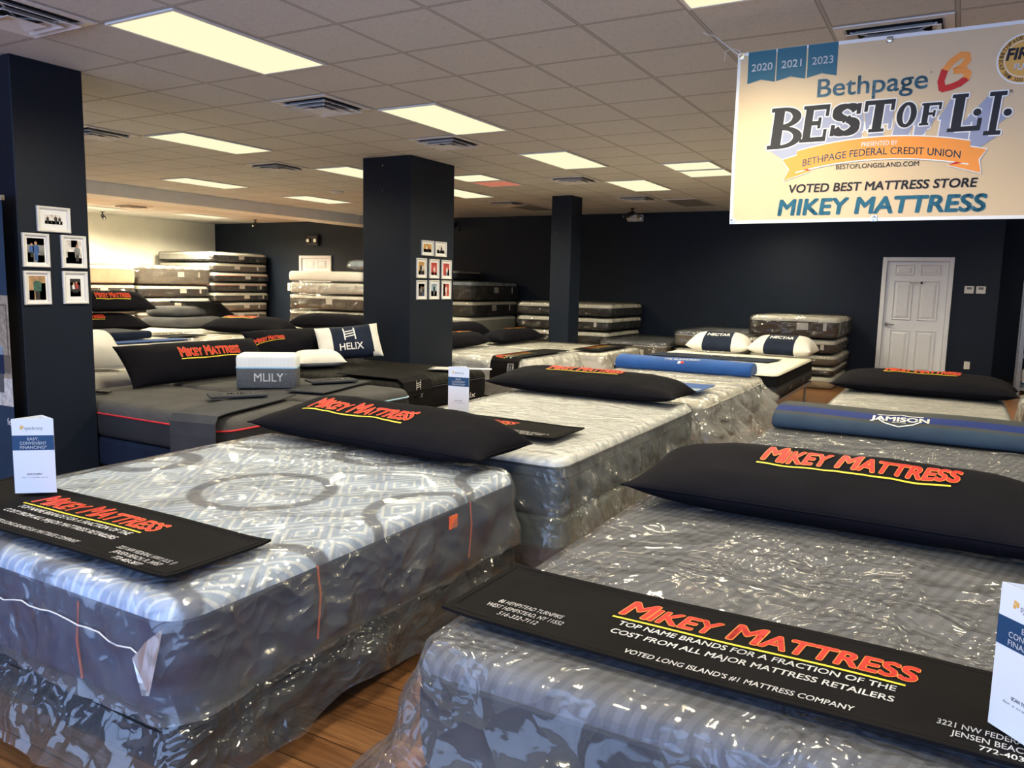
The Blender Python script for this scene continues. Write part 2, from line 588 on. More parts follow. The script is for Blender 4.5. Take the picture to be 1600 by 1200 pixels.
def rrect(hx, hy, r, mx, my, mc):
    """counter-clockwise rounded rectangle outline, constant number of points; returns (x, y, nx, ny)"""
    r = max(1e-4, min(r, hx - 1e-4, hy - 1e-4))
    P = []

    def seg(ax, ay, bx, by, n, nx, ny):
        for i in range(n):
            t = i / n
            P.append((ax + (bx - ax) * t, ay + (by - ay) * t, nx, ny))

    def arc(cx, cy, a0, n):
        for i in range(n):
            a = a0 + PI / 2 * i / n
            P.append((cx + r * math.cos(a), cy + r * math.sin(a), math.cos(a), math.sin(a)))
    seg(-hx + r, -hy, hx - r, -hy, mx, 0, -1)
    arc(hx - r, -hy + r, -PI / 2, mc)
    seg(hx, -hy + r, hx, hy - r, my, 1, 0)
    arc(hx - r, hy - r, 0, mc)
    seg(hx - r, hy, -hx + r, hy, mx, 0, 1)
    arc(-hx + r, hy - r, PI / 2, mc)
    seg(-hx, hy - r, -hx, -hy + r, my, -1, 0)
    arc(-hx + r, -hy + r, PI, mc)
    return P


def loft(hx, hy, rc, levels, mx, my, mc, close_top=True, close_bottom=False, disp=None):
    """levels: (inset, z) or (inset, z, factor towards centre)"""
    bm = bmesh.new()
    prev = None
    for li, lv in enumerate(levels):
        ins, z = lv[0], lv[1]
        f = lv[2] if len(lv) > 2 else 1.
        ring = []
        for i, (x, y, nx, ny) in enumerate(rrect((hx - ins) * f, (hy - ins) * f, max(.001, (rc - ins * .6) * f), mx, my, mc)):
            p = Vector((x, y, z))
            if disp:
                p = p + disp(p, Vector((nx, ny, 0)), li, lv)
            ring.append(bm.verts.new(p))
        n = len(ring)
        if prev:
            for k in range(n):
                bm.faces.new((prev[k], prev[(k + 1) % n], ring[(k + 1) % n], ring[k]))
        elif close_bottom:
            bm.faces.new(ring[::-1])
        prev = ring
    if close_top:
        bm.faces.new(prev)
    return bm


# ------------------------------------------------------------------ lettering
_tc = {}


def text_polys(s, bold=0.):
    key = (s, bold)
    if key not in _tc:
        c = bpy.data.curves.new('lettering', 'FONT')
        c.body = s
        c.offset = bold
        c.resolution_u = 4
        c.fill_mode = 'BOTH'
        o = bpy.data.objects.new('lettering', c)
        COL.objects.link(o)
        dg = bpy.context.evaluated_depsgraph_get()
        me = bpy.data.meshes.new_from_object(o.evaluated_get(dg))
        vs = [(v.co.x, v.co.y) for v in me.vertices]
        fs = [tuple(p.vertices) for p in me.polygons]
        bpy.data.objects.remove(o)
        bpy.data.curves.remove(c)
        bpy.data.meshes.remove(me)
        _tc[key] = (vs, fs)
    return _tc[key]


CAP = .70


class Letters:
    """flat printing, laid on a surface by a map (x, y, layer) -> point"""

    def __init__(self):
        self.items = []      # verts2d, faces, material, layer

    def text(self, s, x0, x1, yb, h, mat, layer=1, bold=0., shear=0., fn=None):
        vs, fs = text_polys(s, 0.)
        a, b = min(v[0] for v in vs), max(v[0] for v in vs)
        sx, sy = (x1 - x0) / (b - a), h / CAP
        # heavier weight: the glyph struck several times around its own outline
        offs = [(0, 0)] if not bold else [(bold * math.cos(q), bold * math.sin(q)) for q in [PI / 4 + PI * k / 4 * (1 if bold > .03 else 2) for k in range(8 if bold > .03 else 4)]]
        for ox, oy in offs:
            out = []
            for (x, y) in vs:
                px, py = x0 + (x + ox - a) * sx + shear * y * sy, yb + (y + oy) * sy
                if fn:
                    px, py = fn(px, py)
                out.append((px, py))
            self.items.append((out, fs, mat, layer))

    def poly(self, pts, mat, layer=1):
        self.items.append((list(pts), [tuple(range(len(pts)))], mat, layer))

    def logo(self, x0, x1, yb, h, shear=.22, layer=1, under=True, fat=1.):
        """two words in small capitals, red with orange edge over a yellow line"""
        segs = [('M', 1.), ('IKEY', .8), (None, .26), ('M', 1.), ('ATTRESS', .8)]
        x = 0
        place = []
        for s, k in segs:
            if s is None:
                x += k
                continue
            vs, _ = text_polys(s)
            a, b = min(v[0] for v in vs), max(v[0] for v in vs)
            place.append((s, k, x, x + (b - a) * k))
            x += (b - a) * k + .07
        sc = (x1 - x0) / (x - .07)
        for s, k, a, b in place:
            self.text(s, x0 + a * sc, x0 + b * sc, yb, h * k, M['orange'], layer, .056 * fat, shear)
            self.text(s, x0 + a * sc, x0 + b * sc, yb, h * k, M['red'], layer + 1, .033 * fat, shear)
        if under:
            n = 8
            t = h * .09
            g = h * .22
            top = [(x0 - h * .1 + (x1 - x0) * .99 * i / n, yb - g + .02 * h * math.sin(i * 1.3)) for i in range(n + 1)]
            for i in range(n):
                (ax, ay), (bx, by) = top[i], top[i + 1]
                self.poly([(ax, ay - t), (bx, by - t), (bx, by), (ax, ay)], M['yellow'], layer)

    def build(self, name, parent, fmap, grid=None, loc=(0, 0, 0)):
        mlist = []
        bm = bmesh.new()
        for vs, fs, mat, layer in self.items:
            if mat not in mlist:
                mlist.append(mat)
            mi = mlist.index(mat)
            b2 = bmesh.new()
            vv = [b2.verts.new((x, y, 0)) for x, y in vs]
            for f in fs:
                try:
                    b2.faces.new([vv[i] for i in f])
                except ValueError:
                    pass
            if grid:
                xs = [v[0] for v in vs]
                ys = [v[1] for v in vs]
                for ax, lo, hi in ((0, min(xs), max(xs)), (1, min(ys), max(ys))):
                    k = math.floor(lo / grid) + 1
                    while k * grid < hi:
                        pc = [0, 0, 0]
                        pc[ax] = k * grid
                        pn = [0, 0, 0]
                        pn[ax] = 1
                        bmesh.ops.bisect_plane(b2, geom=b2.verts[:] + b2.edges[:] + b2.faces[:], plane_co=pc, plane_no=pn)
                        k += 1
            b2.verts.index_update()
            nv = [bm.verts.new(fmap(v.co.x, v.co.y, layer)) for v in b2.verts]
            for f in b2.faces:
                try:
                    bm.faces.new([nv[v.index] for v in f.verts]).material_index = mi
                except ValueError:
                    pass
            b2.free()
        return obj(name, bm, mlist, parent, loc)


# ------------------------------------------------------------------ mattress, foundation, films
def nz(p, s=1., o=0.):
    return noise.noise(Vector((p[0] * s + o, p[1] * s - o, p[2] * s + o * .7)))


def segs(hx, hy, q):
    mx = max(2, int(2 * hx / q))
    my = max(2, int(2 * hy / q))
    return mx, my


def mattress(name, label, x0, x1, y0, y1, z0, z1, top, side, group=None, cat='mattress', rc=.09, edge=.05, crown=.012,
             pipes=None, q=.1, wrap=None, wrap_amp=.012, tags=(), band=None, rz=0., top_drop=.05, end_mat=None):
    hx, hy = (x1 - x0) / 2, (y1 - y0) / 2
    h = z1 - z0
    t = thing(name, label, cat, ((x0 + x1) / 2, (y0 + y1) / 2, z0), rz, group)
    mx, my = segs(hx, hy, q)
    mc = 5
    zt = h - top_drop
    lv = [(.05, .0), (.02, .006), (.004, .025), (0, .05)]
    nmid = 3
    for i in range(1, nmid):
        f = i / nmid
        lv.append((-.006 * math.sin(PI * f), .05 + (zt - .05) * f))
    lv += [(.0, zt)]
    obj('side_border', loft(hx, hy, rc, lv, mx, my, mc, False, True), side, t, smooth=True)
    lt = [(.0, zt)]
    for i in range(1, 5):
        a = PI / 2 * i / 4
        lt.append((edge * (1 - math.cos(a)), zt + (h - zt - crown) * math.sin(a)))
    for f in (.93, .85, .7, .5, .3, .12):
        lt.append((edge, h - crown * f * f, f))
    obj('top_panel', loft(hx, hy, rc, lt, mx, my, mc, True), top, t, smooth=True)
    for pm, pz in (pipes or []):
        z = zt if pz is None else pz * h
        pr = .007
        bm = loft(hx, hy, rc, [(.0, z - pr), (-pr, z - pr * .5), (-pr * 1.2, z), (-pr, z + pr * .5), (0., z + pr)], mx, my, mc, False)
        obj('piping', bm, pm, t, smooth=True)
    if band:
        bmat, b0, b1 = band
        obj('fabric_band', loft(hx, hy, rc, [(-.004, b0 * h), (-.009, (b0 + .02) * h), (-.009, (b1 - .02) * h), (-.004, b1 * h)], mx, my, mc, False), bmat, t, smooth=True)
    for (face, a, zc, w, hh, tm) in tags:
        bm = bmesh.new()
        d = .016 if wrap else .009
        zz = zc * h
        if face == 'x':
            box(bm, hx + d - .003, hx + d, a * hy - w / 2, a * hy + w / 2, zz - hh / 2, zz + hh / 2)
        else:
            box(bm, a * hx - w / 2, a * hx + w / 2, -hy - d, -hy - d + .003, zz - hh / 2, zz + hh / 2)
        obj('label_tag', bm, tm, t)
    if end_mat:
        bm = bmesh.new()
        box(bm, -hx + rc * .8, hx - rc * .8, -hy - .007, -hy - .002, .05, zt - .005)
        obj('end_border', bm, end_mat, t)
    if wrap:
        so = random.uniform(0, 50)

        def dsp(p, n, li, lv_):
            if lv_[0] < -.001:
                k = 1.
            else:
                k = .25
            a = wrap_amp * k * (1.2 * nz(p, 5, so) + .8 * nz(p, 12, so))
            d = n * (abs(a) * 1.4 if k > .5 else a)
            if len(lv_) > 2:
                d = Vector((0, 0, abs(nz(p, 4, so)) * wrap_amp + .6 * abs(nz(p, 9, so)) * wrap_amp))
            return d
        wl = [(.06, -.0), (-.008, .004), (-.018, .05)]
        for i in range(1, 5):
            wl.append((-.018, .05 + (h - .09) * i / 5))
        wl += [(-.018, h - .035), (-.006, h - .004), (.03, h + .008)]
        for f in (.94, .8, .6, .4, .2, .05):
            wl.append((.03, h + .006, f))
        bm = loft(hx, hy, rc, wl, mx, my, mc, True, False, dsp)
        obj('plastic_cover', bm, wrap, t, smooth=True)
    return t


def drape(parent, hx, hy, rc, h, mat, skirt, flare, fold=.04, foldn=7., q=.035, seed=1., ripple=.01, corner_flare=0., hem=.05, name='plastic_cover', ridge=.0, crease=.03, calm=()):
    """loose sheet over a block whose top is at height h (local). skirt/flare: callables of outline normal"""
    mx, my = segs(hx, hy, q)
    mc = 8
    R = .055
    levels = [('t', f) for f in [.03] + [i / 26 for i in range(1, 26)]] + [('e', a) for a in (.0, .3, .6, 1.)] + [('s', i / 16) for i in range(1, 17)]
    bm = bmesh.new()
    prev = None
    for kind, f in levels:
        ring = []
        if kind == 't':
            pts = rrect((hx - R) * f, (hy - R) * f, max(.001, (rc - R * .5) * f), mx, my, mc)
        else:
            pts = rrect(hx + .006, hy + .006, rc, mx, my, mc)
        for i, (x, y, nx, ny) in enumerate(pts):
            n = Vector((nx, ny, 0))
            if kind == 't':
                p = Vector((x, y, h + .006))
                e = min(1, (1 - f) * 5 + .15)
                for (cx0, cx1, cy0, cy1) in calm:
                    dd = max(cx0 - x, x - cx1, cy0 - y, y - cy1)
                    e *= min(1, max(.08, dd / .08))
                w = abs(nz(p, 2.2, seed)) * 1.2 + abs(nz(p, 6, seed)) * .7 + .35 * abs(nz(p, 14, seed))
                p.z += ripple * w * e
                if ridge:
                    rr = nz(Vector((x * .9 + y * .7, (y - x * .6) * 4.0, 0)), 1.1, seed)
                    p.z += ridge * max(0, rr) ** 1.5 * e
            elif kind == 'e':
                a = f * PI / 2
                p = Vector((x, y, 0)) - n * (R * (1 - math.sin(a)))
                p.z = h + .006 - R * (1 - math.cos(a))
                p += n * (.006 * nz(p, 9, seed))
            else:
                L = skirt(nx, ny)
                F = flare(nx, ny) + corner_flare * abs(nx * ny) * 2
                b = Vector((x, y, 0))
                hemn = hem * nz(b, 3, seed + 3)
                s = f * (L - R + hemn)
                out = F * f ** 1.3
                fo = fold * (f ** .8) * (nz(b, foldn, seed) + .5 * nz(b, foldn * 2.3, seed + 9))
                cr = .012 * nz(Vector((x, y, s)), 9, seed + 5) + .018 * nz(Vector((x, y, s * 1.4)), 4, seed + 2)
                cs = crease * min(1, f * 3) * (abs(nz(Vector((x, y, s)), 4.5, seed + 20)) * 1.3 + abs(nz(Vector((x + s, y - s, s)), 9, seed + 30)) * .6)
                p = b + n * (max(.004, out + fo + cr * min(1, f * 4) + cs + .004))
                p.z = h + .006 - R - s
            ring.append(bm.verts.new(p))
        k = len(ring)
        if prev:
            for j in range(k):
                bm.faces.new((prev[j], prev[(j + 1) % k], ring[(j + 1) % k], ring[j]))
        else:
            bm.faces.new(ring[::-1])
        prev = ring
    bmesh.ops.reverse_faces(bm, faces=bm.faces[:])
    return obj(name, bm, mat, parent, smooth=True)


def foundation(name, label, x0, x1, y0, y1, z0, z1, side, group=None, legs=True, wrap=None, legmat=None, lab2=None):
    hx, hy = (x1 - x0) / 2, (y1 - y0) / 2
    t = thing(name, label, 'bed base', ((x0 + x1) / 2, (y0 + y1) / 2, 0), 0, group)
    mx, my = segs(hx, hy, .12)
    obj('box', loft(hx, hy, .06, [(.02, z0), (0, z0 + .02), (0, z1 - .03), (.02, z1 - .004)], mx, my, 4, True, True), side, t, smooth=False)
    if legs:
        for sx in (-1, 1):
            for sy in (-1, 1):
                bm = bmesh.new()
                tube(bm, [(sx * (hx - .12), sy * (hy - .12), 0), (sx * (hx - .12), sy * (hy - .12), z0 + .01)], [.02, .028], 10)
                obj('leg', bm, legmat or M['black_metal'], t)
    if wrap:
        so = random.uniform(0, 9)

        def dsp(p, n, li, lv_):
            k = (z1 - p.z) / (z1 - z0)
            return n * (.012 + max(0, k) * .045 * (.6 + nz(p, 5, so) + .4 * nz(p, 13, so)))
        wl = [(.05, z1 + .0), (.0, z1 - .01), (-.004, z1 - .04)] + [(-.006, z1 - .04 - (z1 - z0 - .01) * i / 6) for i in range(1, 7)]
        bm = loft(hx, hy, .06, wl, *segs(hx, hy, .04), 6, False, False, dsp)
        bmesh.ops.reverse_faces(bm, faces=bm.faces[:])
        obj('plastic_cover', bm, wrap, t, smooth=True)
    return t


# ------------------------------------------------------------------ pillows
def pillow_point(u, v, L, W, H, pinch=.07, flat=.35, ex=5., ey=2.6, so=0., wr=.008):
    x = u * L / 2 * (1 - pinch * .5 * (1 - v * v))
    y = v * W / 2 * (1 - pinch * 1.6 * (1 - u * u) * 0 - pinch * (1 - abs(u) ** 4))
    th = max(0, 1 - abs(u) ** ex) ** .55 * max(0, 1 - abs(v) ** ey) ** .6
    w = wr * (nz((x, y, 0), 5, so) + .5 * nz((x, y, 0), 13, so)) * min(1, th * 2 + .15)
    return Vector((x, y, 0)), th * H, w


def pillow(name, label, L, W, H, loc, rz, mat, cat='pillow', group=None, tilt=0., letters=None, lname='lettering', flat=.3, nu=56, nv=26,
           seed=0., bandmat=None, bands=None, wr=.008, pinch=.07, rot=None, ey=2.6, skew=0.):
    t = thing(name, label, cat, loc, rz, group, rot=rot)
    if tilt:
        t.rotation_euler = (tilt, 0, rz)

    def top(u, v, off=0.):
        b, th, w = pillow_point(u, v, L, W, H, pinch, flat, so=seed, wr=wr, ey=ey)
        b.z = H * flat + th * (1 - flat) * (1 + skew * v) + w + off
        return b
    bm = bmesh.new()
    g1, g2 = [], []
    for i in range(nu + 1):
        u = -1 + 2 * i / nu
        u = math.copysign(1 - (1 - abs(u)) ** 1.4, u)
        r1, r2 = [], []
        for j in range(nv + 1):
            v = -1 + 2 * j / nv
            v = math.copysign(1 - (1 - abs(v)) ** 1.5, v)
            p = top(u, v)
            v1 = bm.verts.new(p)
            r1.append(v1)
            if abs(u) > .9999 or abs(v) > .9999:
                r2.append(v1)
            else:
                b, th, w = pillow_point(u, v, L, W, H, pinch, flat, so=seed + 4, wr=wr * .3, ey=ey)
                b.z = H * flat - min(th * 1.15, H) * flat + abs(w) * .3
                r2.append(bm.verts.new(b))
        g1.append(r1)
        g2.append(r2)
    for i in range(nu):
        for j in range(nv):
            mi = 0
            if bands:
                xm = (g1[i][j].co.x + g1[i + 1][j].co.x) / 2
                if any(a <= xm <= b for a, b in bands):
                    mi = 1
            f = bm.faces.new((g1[i][j], g1[i + 1][j], g1[i + 1][j + 1], g1[i][j + 1]))
            f.material_index = mi
            try:
                f = bm.faces.new((g2[i][j], g2[i][j + 1], g2[i + 1][j + 1], g2[i + 1][j]))
                f.material_index = mi
            except ValueError:
                pass
    obj('cushion' if cat == 'pillow' else 'body', bm, [mat] + ([bandmat] if bandmat else []), t, smooth=True)
    # sewn seam around the edge
    bm = bmesh.new()
    edge = [top(-1 + 2 * i / 40, -1) for i in range(41)] + [top(1, -1 + 2 * i / 14) for i in range(1, 15)] + \
           [top(1 - 2 * i / 40, 1) for i in range(1, 41)] + [top(-1, 1 - 2 * i / 14) for i in range(1, 15)]
    if bands:
        bm.free()
    else:
        tube(bm, edge, .004, 5, False)
        obj('seam', bm, mat, t, smooth=True)
    if letters:
        def fm(x, y, layer):
            u, v = x / (L / 2), y / (W / 2)
            e = .01
            p = top(u, v)
            n = (top(u + e, v) - p).cross(top(u, v + e) - p)
            n.normalize()
            return p + n * (.0022 + .0012 * layer)
        letters.build(lname, t, fm, .02)
    return t


def strip(bm, path, wdir, width, th, mi=0, nw=8):
    """ribbon with thickness following a polyline; wdir is the width direction"""
    path = [Vector(p) for p in path]
    wd = Vector(wdir).normalized()
    rows = []
    for i, p in enumerate(path):
        d = (path[min(i + 1, len(path) - 1)] - path[max(i - 1, 0)]).normalized()
        n = wd.cross(d)
        n.normalize()
        rows.append(([bm.verts.new(p + wd * (width * (k / nw - .5)) + n * th) for k in range(nw + 1)],
                     [bm.verts.new(p + wd * (width * (k / nw - .5))) for k in range(nw + 1)]))
    for i in range(len(rows) - 1):
        a, b = rows[i], rows[i + 1]
        for k in range(nw):
            bm.faces.new((a[0][k], a[0][k + 1], b[0][k + 1], b[0][k])).material_index = mi
            bm.faces.new((a[1][k + 1], a[1][k], b[1][k], b[1][k + 1])).material_index = mi
        bm.faces.new((a[1][0], a[0][0], b[0][0], b[1][0])).material_index = mi
        bm.faces.new((a[0][nw], a[1][nw], b[1][nw], b[0][nw])).material_index = mi
    for a, s in ((rows[0], 1), (rows[-1], -1)):
        for k in range(nw):
            f = (a[0][k + 1], a[0][k], a[1][k], a[1][k + 1])
            bm.faces.new(f if s > 0 else f[::-1]).material_index = mi
    return bm


class Path:
    def __init__(self, pts):
        self.p = [Vector(p) for p in pts]
        self.s = [0]
        for a, b in zip(self.p, self.p[1:]):
            self.s.append(self.s[-1] + (b - a).length)
        self.L = self.s[-1]

    def at(self, s):
        s = max(0, min(self.L, s))
        for i in range(len(self.p) - 1):
            if s <= self.s[i + 1]:
                k = (s - self.s[i]) / max(1e-9, self.s[i + 1] - self.s[i])
                return self.p[i].lerp(self.p[i + 1], k), (self.p[i + 1] - self.p[i]).normalized()
        return self.p[-1], (self.p[-1] - self.p[-2]).normalized()


# ================================================================== the shop shell
struct('floor', boxbm(XL - .1, XR + .1, YF - .1, 13.0, -.06, 0), M['floor'])
struct('ceiling', boxbm(XL - .1, XR + .1, YF - .1, 13.0, CEIL, CEIL + .06), M['ceiling'])
struct('wall_back', boxbm(XL - .1, 2.5, YB, YB + .12, 0, CEIL), M['navy_wall'])
struct('wall_recess', boxbm(2.38, 2.5, YB + .12, 12.8, 0, CEIL), M['navy_wall'])
struct('wall_recess_back', boxbm(2.38, XR, 12.8, 12.9, 0, CEIL), M['navy_wall'])
struct('wall_left', boxbm(XL - .12, XL, YF, YB, 0, CEIL), M['white_wall'])
struct('wall_right', boxbm(XR, XR + .12, YF, 12.9, 0, CEIL), M['navy_wall'])
bm = bmesh.new()
box(bm, XL, WIN[0], YF - .12, YF, 0, CEIL)
box(bm, WIN[1], XR, YF - .12, YF, 0, CEIL)
box(bm, WIN[0], WIN[1], YF - .12, YF, 0, WIN[2])
box(bm, WIN[0], WIN[1], YF - .12, YF, WIN[3], CEIL)
struct('wall_front', bm, M['navy_wall'])
for k in range(4):
    a = WIN[0] + (WIN[1] - WIN[0]) * k / 4
    b = WIN[0] + (WIN[1] - WIN[0]) * (k + 1) / 4
    w = struct('window_%d' % (k + 1), boxbm(a + .03, b - .03, YF - .065, YF - .06, WIN[2] + .03, WIN[3] - .03), M['glass'])
    bm = bmesh.new()
    box(bm, a, a + .03, YF - .1, YF - .02, WIN[2], WIN[3])
    box(bm, b - .03, b, YF - .1, YF - .02, WIN[2], WIN[3])
    box(bm, a + .03, b - .03, YF - .1, YF - .02, WIN[2], WIN[2] + .03)
    box(bm, a + .03, b - .03, YF - .1, YF - .02, WIN[3] - .03, WIN[3])
    obj('window_frame', bm, M['black_metal'], w)
struct('trim_1', boxbm(-10.35, -9.75, 1.0, YB, 2.76, CEIL), M['soffit'])
struct('pillar', bevel(boxbm(-4.30, -3.6, -.50, 0.0, 0, CEIL), .006, 1), M['navy_wall'])
struct('pillar', bevel(boxbm(-4.30, -3.6, 3.87, 4.77, 0, CEIL), .006, 1), M['navy_wall'])
struct('pillar', bevel(boxbm(-3.94, -3.58, 8.13, 8.53, 0, CEIL), .006, 1), M['navy_wall'])
struct('baseboard_back', boxbm(XL, 2.5, YB - .012, YB, 0, .1), M['navy_wall'])


def six_panel_door(n, x0, x1, zt, label_sign=False):
    """slab in a white casing on the back wall; x0..x1, zt outer casing"""
    cw = .07
    y = YB
    d = boxbm(x0 + cw + .004, x1 - cw - .004, y - .006, y + .03, 0.005, zt - cw - .004)
    root = struct('door_%d' % n, d, M['door'])
    bm = bmesh.new()
    box(bm, x0, x0 + cw, y - .05, y, 0, zt)
    box(bm, x1 - cw, x1, y - .05, y, 0, zt)
    box(bm, x0 + cw, x1 - cw, y - .05, y, zt - cw, zt)
    bevel(bm, .006, 1)
    obj('door_casing', bm, M['door'], root)
    w = x1 - x0 - 2 * cw
    h = zt - cw
    for (za, zb) in ((.885, .975), (.52, .845), (.09, .44)):
        for (xa, xb) in ((.13, .45), (.55, .87)):
            X0, X1 = x0 + cw + xa * w, x0 + cw + xb * w
            Z0, Z1 = za * h, zb * h
            bm = bmesh.new()
            rings = [(0, -.006), (.010, -.024), (.026, -.008), (.034, -.008), (.07, -.026)]
            prev = None
            for ins, yy in rings:
                r = [bm.verts.new(p) for p in ((X0 + ins, y + yy, Z0 + ins), (X1 - ins, y + yy, Z0 + ins), (X1 - ins, y + yy, Z1 - ins), (X0 + ins, y + yy, Z1 - ins))]
                if prev:
                    for k in range(4):
                        bm.faces.new((prev[k], prev[(k + 1) % 4], r[(k + 1) % 4], r[k]))
                prev = r
            bm.faces.new(prev)
            obj('door_panel', bm, M['door'], root)
    return root


d1 = six_panel_door(1, .775, 1.84, 2.115)
bm = bmesh.new()
lathe(bm, [(.033, 0), (.033, .012), (.014, .016), (.014, .05)], 14)
bmesh.ops.rotate(bm, verts=bm.verts[:], cent=(0, 0, 0), matrix=Matrix.Rotation(math.radians(90), 3, 'X'))
bmesh.ops.translate(bm, verts=bm.verts[:], vec=(.905, YB - .015, .985))
tube(bm, [(.905, YB - .065, .985), (.95, YB - .068, .985), (1.02, YB - .062, .978)], .011, 8)
obj('door_handle', bm, M['chrome'], d1, smooth=True)
six_panel_door(2, -12.65, -11.585, 2.12)

# door sign
t = thing('door_sign', 'small white sign with printed words on the upper part of white door', 'sign', (1.306, YB - .03, 1.692))
obj('plate', boxbm(-.11, .11, 0, .004, -.034, .034), M['print_white'], t)
L = Letters()
L.text('Employees Only', -.095, .045, -.01, .026, M['card_blue'], 1, .01)
L.poly([(.062, -.02), (.095, -.02), (.095, .012), (.085, .022), (.072, .022), (.062, .012)], M['ink'])
L.build('lettering', t, lambda x, y, l: Vector((x, -.0008 - .0006 * l, y)))


# ------------------------------------------------------------------ ceiling fixtures
def ceiling_light(label, u0, u1, v0, v1, lens='lens', on=1.):
    x0, x1, y0, y1 = -v1 * T, -v0 * T, u0 * T, u1 * T
    cx, cy = (x0 + x1) / 2, (y0 + y1) / 2
    t = thing('ceiling_light', label, 'ceiling light', (cx, cy, CEIL), group='recessed ceiling lights')
    hx, hy = (x1 - x0) / 2, (y1 - y0) / 2
    bm = bmesh.new()
    for a in ((-hx + .012, -hx + .03, -hy + .012, hy - .012), (hx - .03, hx - .012, -hy + .012, hy - .012),
              (-hx + .03, hx - .03, -hy + .012, -hy + .03), (-hx + .03, hx - .03, hy - .03, hy - .012)):
        box(bm, *a, -.012, -.001)
    obj('frame', bm, M['white'], t)
    obj('diffuser', boxbm(-hx + .03, hx - .03, -hy + .03, hy - .03, -.009, -.003), M[lens], t)
    if on:
        l = bpy.data.lights.new('lamp', 'SPOT')
        l.energy = LAMP_W * on * (hx * hy) / (T * T / 2)
        l.color = (1.0, .89, .62)
        l.spot_size = math.radians(168)
        l.spot_blend = .75
        l.shadow_soft_size = .28
        lo = bpy.data.objects.new('lamp', l)
        COL.objects.link(lo)
        lo.location = (0, 0, -.03)
        lo.parent = t
    return t


LIGHTS = [
    ('large bright ceiling panel nearest the camera, beside the photo pillar', -1, 1, 3, 4, 'lens', 1),
    ('bright ceiling panel between two square vents, in front of the middle pillar', 3, 5, 3, 4, 'lens', 1),
    ('bright ceiling panel third in the row, halfway to the slim pillar', 7, 9, 3, 4, 'lens', 1),
    ('dimmer ceiling panel with a dark corner, above and right of the slim pillar', 11, 13, 3, 4, 'lens', .8),
    ('ceiling panel right of the photo pillar top, with a wavy lens', 3, 5, 8, 9, 'lens', 1),
    ('ceiling panel cut off by the left edge of the middle pillar', 7, 9, 8, 9, 'lens', 1),
    ('ceiling panel peeking out right of the middle pillar, nearest the vent', 11, 13, 8, 9, 'lens', 1),
    ('ceiling panel just in front of the grey ceiling beam, left one', 7, 9, 13, 14, 'lens', 1),
    ('ceiling panel just in front of the grey ceiling beam, beside the middle pillar', 11, 13, 13, 14, 'lens', 1),
    ('short yellow square ceiling panel touching the pink one', 9, 10, 6, 7, 'lens', 1),
    ('square pinkish ceiling panel right of the middle pillar', 10.05, 11, 6, 7, 'lens_pink', .3),
    ('square yellow ceiling panel near the banner edge, upper of the pair', 9, 9.97, 1, 2, 'lens', 1),
    ('square yellow ceiling panel near the banner edge, lower of the pair', 10.03, 11, 1, 2, 'lens', 1),
    ('ceiling panel cut off at the top edge of the photo above the banner string', -1, 1, -2, -1, 'lens', 1),
    ('unlit dark ceiling panel near the back wall left of the banner', 15, 17, 3, 4, 'lens_off', 0),
    ('unlit dark ceiling panel near the back wall left of the slim pillar', 15, 17, 8, 9, 'lens_off', 0),
]
for a in LIGHTS:
    ceiling_light(a[0], *a[1:5], lens=a[5], on=a[6])
# beyond the beam, and fixtures over the front of the shop that light it
FAR = [
    ('ceiling panel beyond the beam, upper long one over the cream wall', 6.4, 8.4, 19, 20),
    ('ceiling panel beyond the beam, nearest the dark back wall', 12.2, 14.2, 19, 20),
    ('narrow ceiling panel along the top of the cream wall', 10.4, 12.4, 23, 24),
    ('ceiling panel beyond the beam above the tallest mattress stack', 14.2, 16.2, 22, 23),
    ('ceiling panel beyond the beam touching the photo pillar edge', 4.6, 6.6, 23, 24),
]
for a in FAR:
    ceiling_light(a[0], *a[1:5], on=5.6)
for (u, v) in ((-5, 3), (-5, -2), (3, -2), (7, -2), (-1, 8), (-5, -7), (-1, -7), (3, -7), (15, 1), (13, -5)):
    ceiling_light('ceiling panel over the front of the shop', u, u + 2, v, v + 1)


def ceiling_vent(label, u, v, sz=1.):
    cx, cy = -(v + .5) * T, (u + .5) * T
    t = thing('ceiling_vent', label, 'air vent', (cx, cy, CEIL), group='square ceiling air vents')
    h = T / 2 - .012
    bm = bmesh.new()
    prev = None
    for r, z in ((h, -.002), (h, -.010), (h - .045, -.012), (h - .06, -.002)):
        ring = [bm.verts.new((sx * r, sy * r, z)) for sx, sy in ((-1, -1), (1, -1), (1, 1), (-1, 1))]
        if prev:
            for k in range(4):
                bm.faces.new((prev[k], prev[(k + 1) % 4], ring[(k + 1) % 4], ring[k]))
        prev = ring
    obj('flange', bm, M['diffuser_pan'], t)
    obj('duct_shade_plate', boxbm(-h + .05, h - .05, -h + .05, h - .05, -.004, -.001), M['duct_shade'], t)  # solid back plate, the darkness of the duct painted on it
    for ro, ri, za, zb in ((.235, .185, -.035, -.008), (.17, .125, -.045, -.014), (.105, .0, -.05, -.03)):
        bm = bmesh.new()
        prev = None
        for r, z in ((ro, za), (ro - .003, za - .004), (max(ri, .004), zb)):
            ring = [bm.verts.new((sx * r, sy * r, z)) for sx, sy in ((-1, -1), (1, -1), (1, 1), (-1, 1))]
            if prev:
                for k in range(4):
                    bm.faces.new((prev[k], prev[(k + 1) % 4], ring[(k + 1) % 4], ring[k]))
            prev = ring
        if ri == 0:
            bm.faces.new(prev)
        obj('louver', bm, M['diffuser_pan'], t)
    bm = bmesh.new()
    for s in (-1, 1):
        tube(bm, [(-s * .21, -.21, -.02), (s * .21, .21, -.02)], .005, 5)
    obj('brace', bm, M['diffuser_pan'], t)
    return t


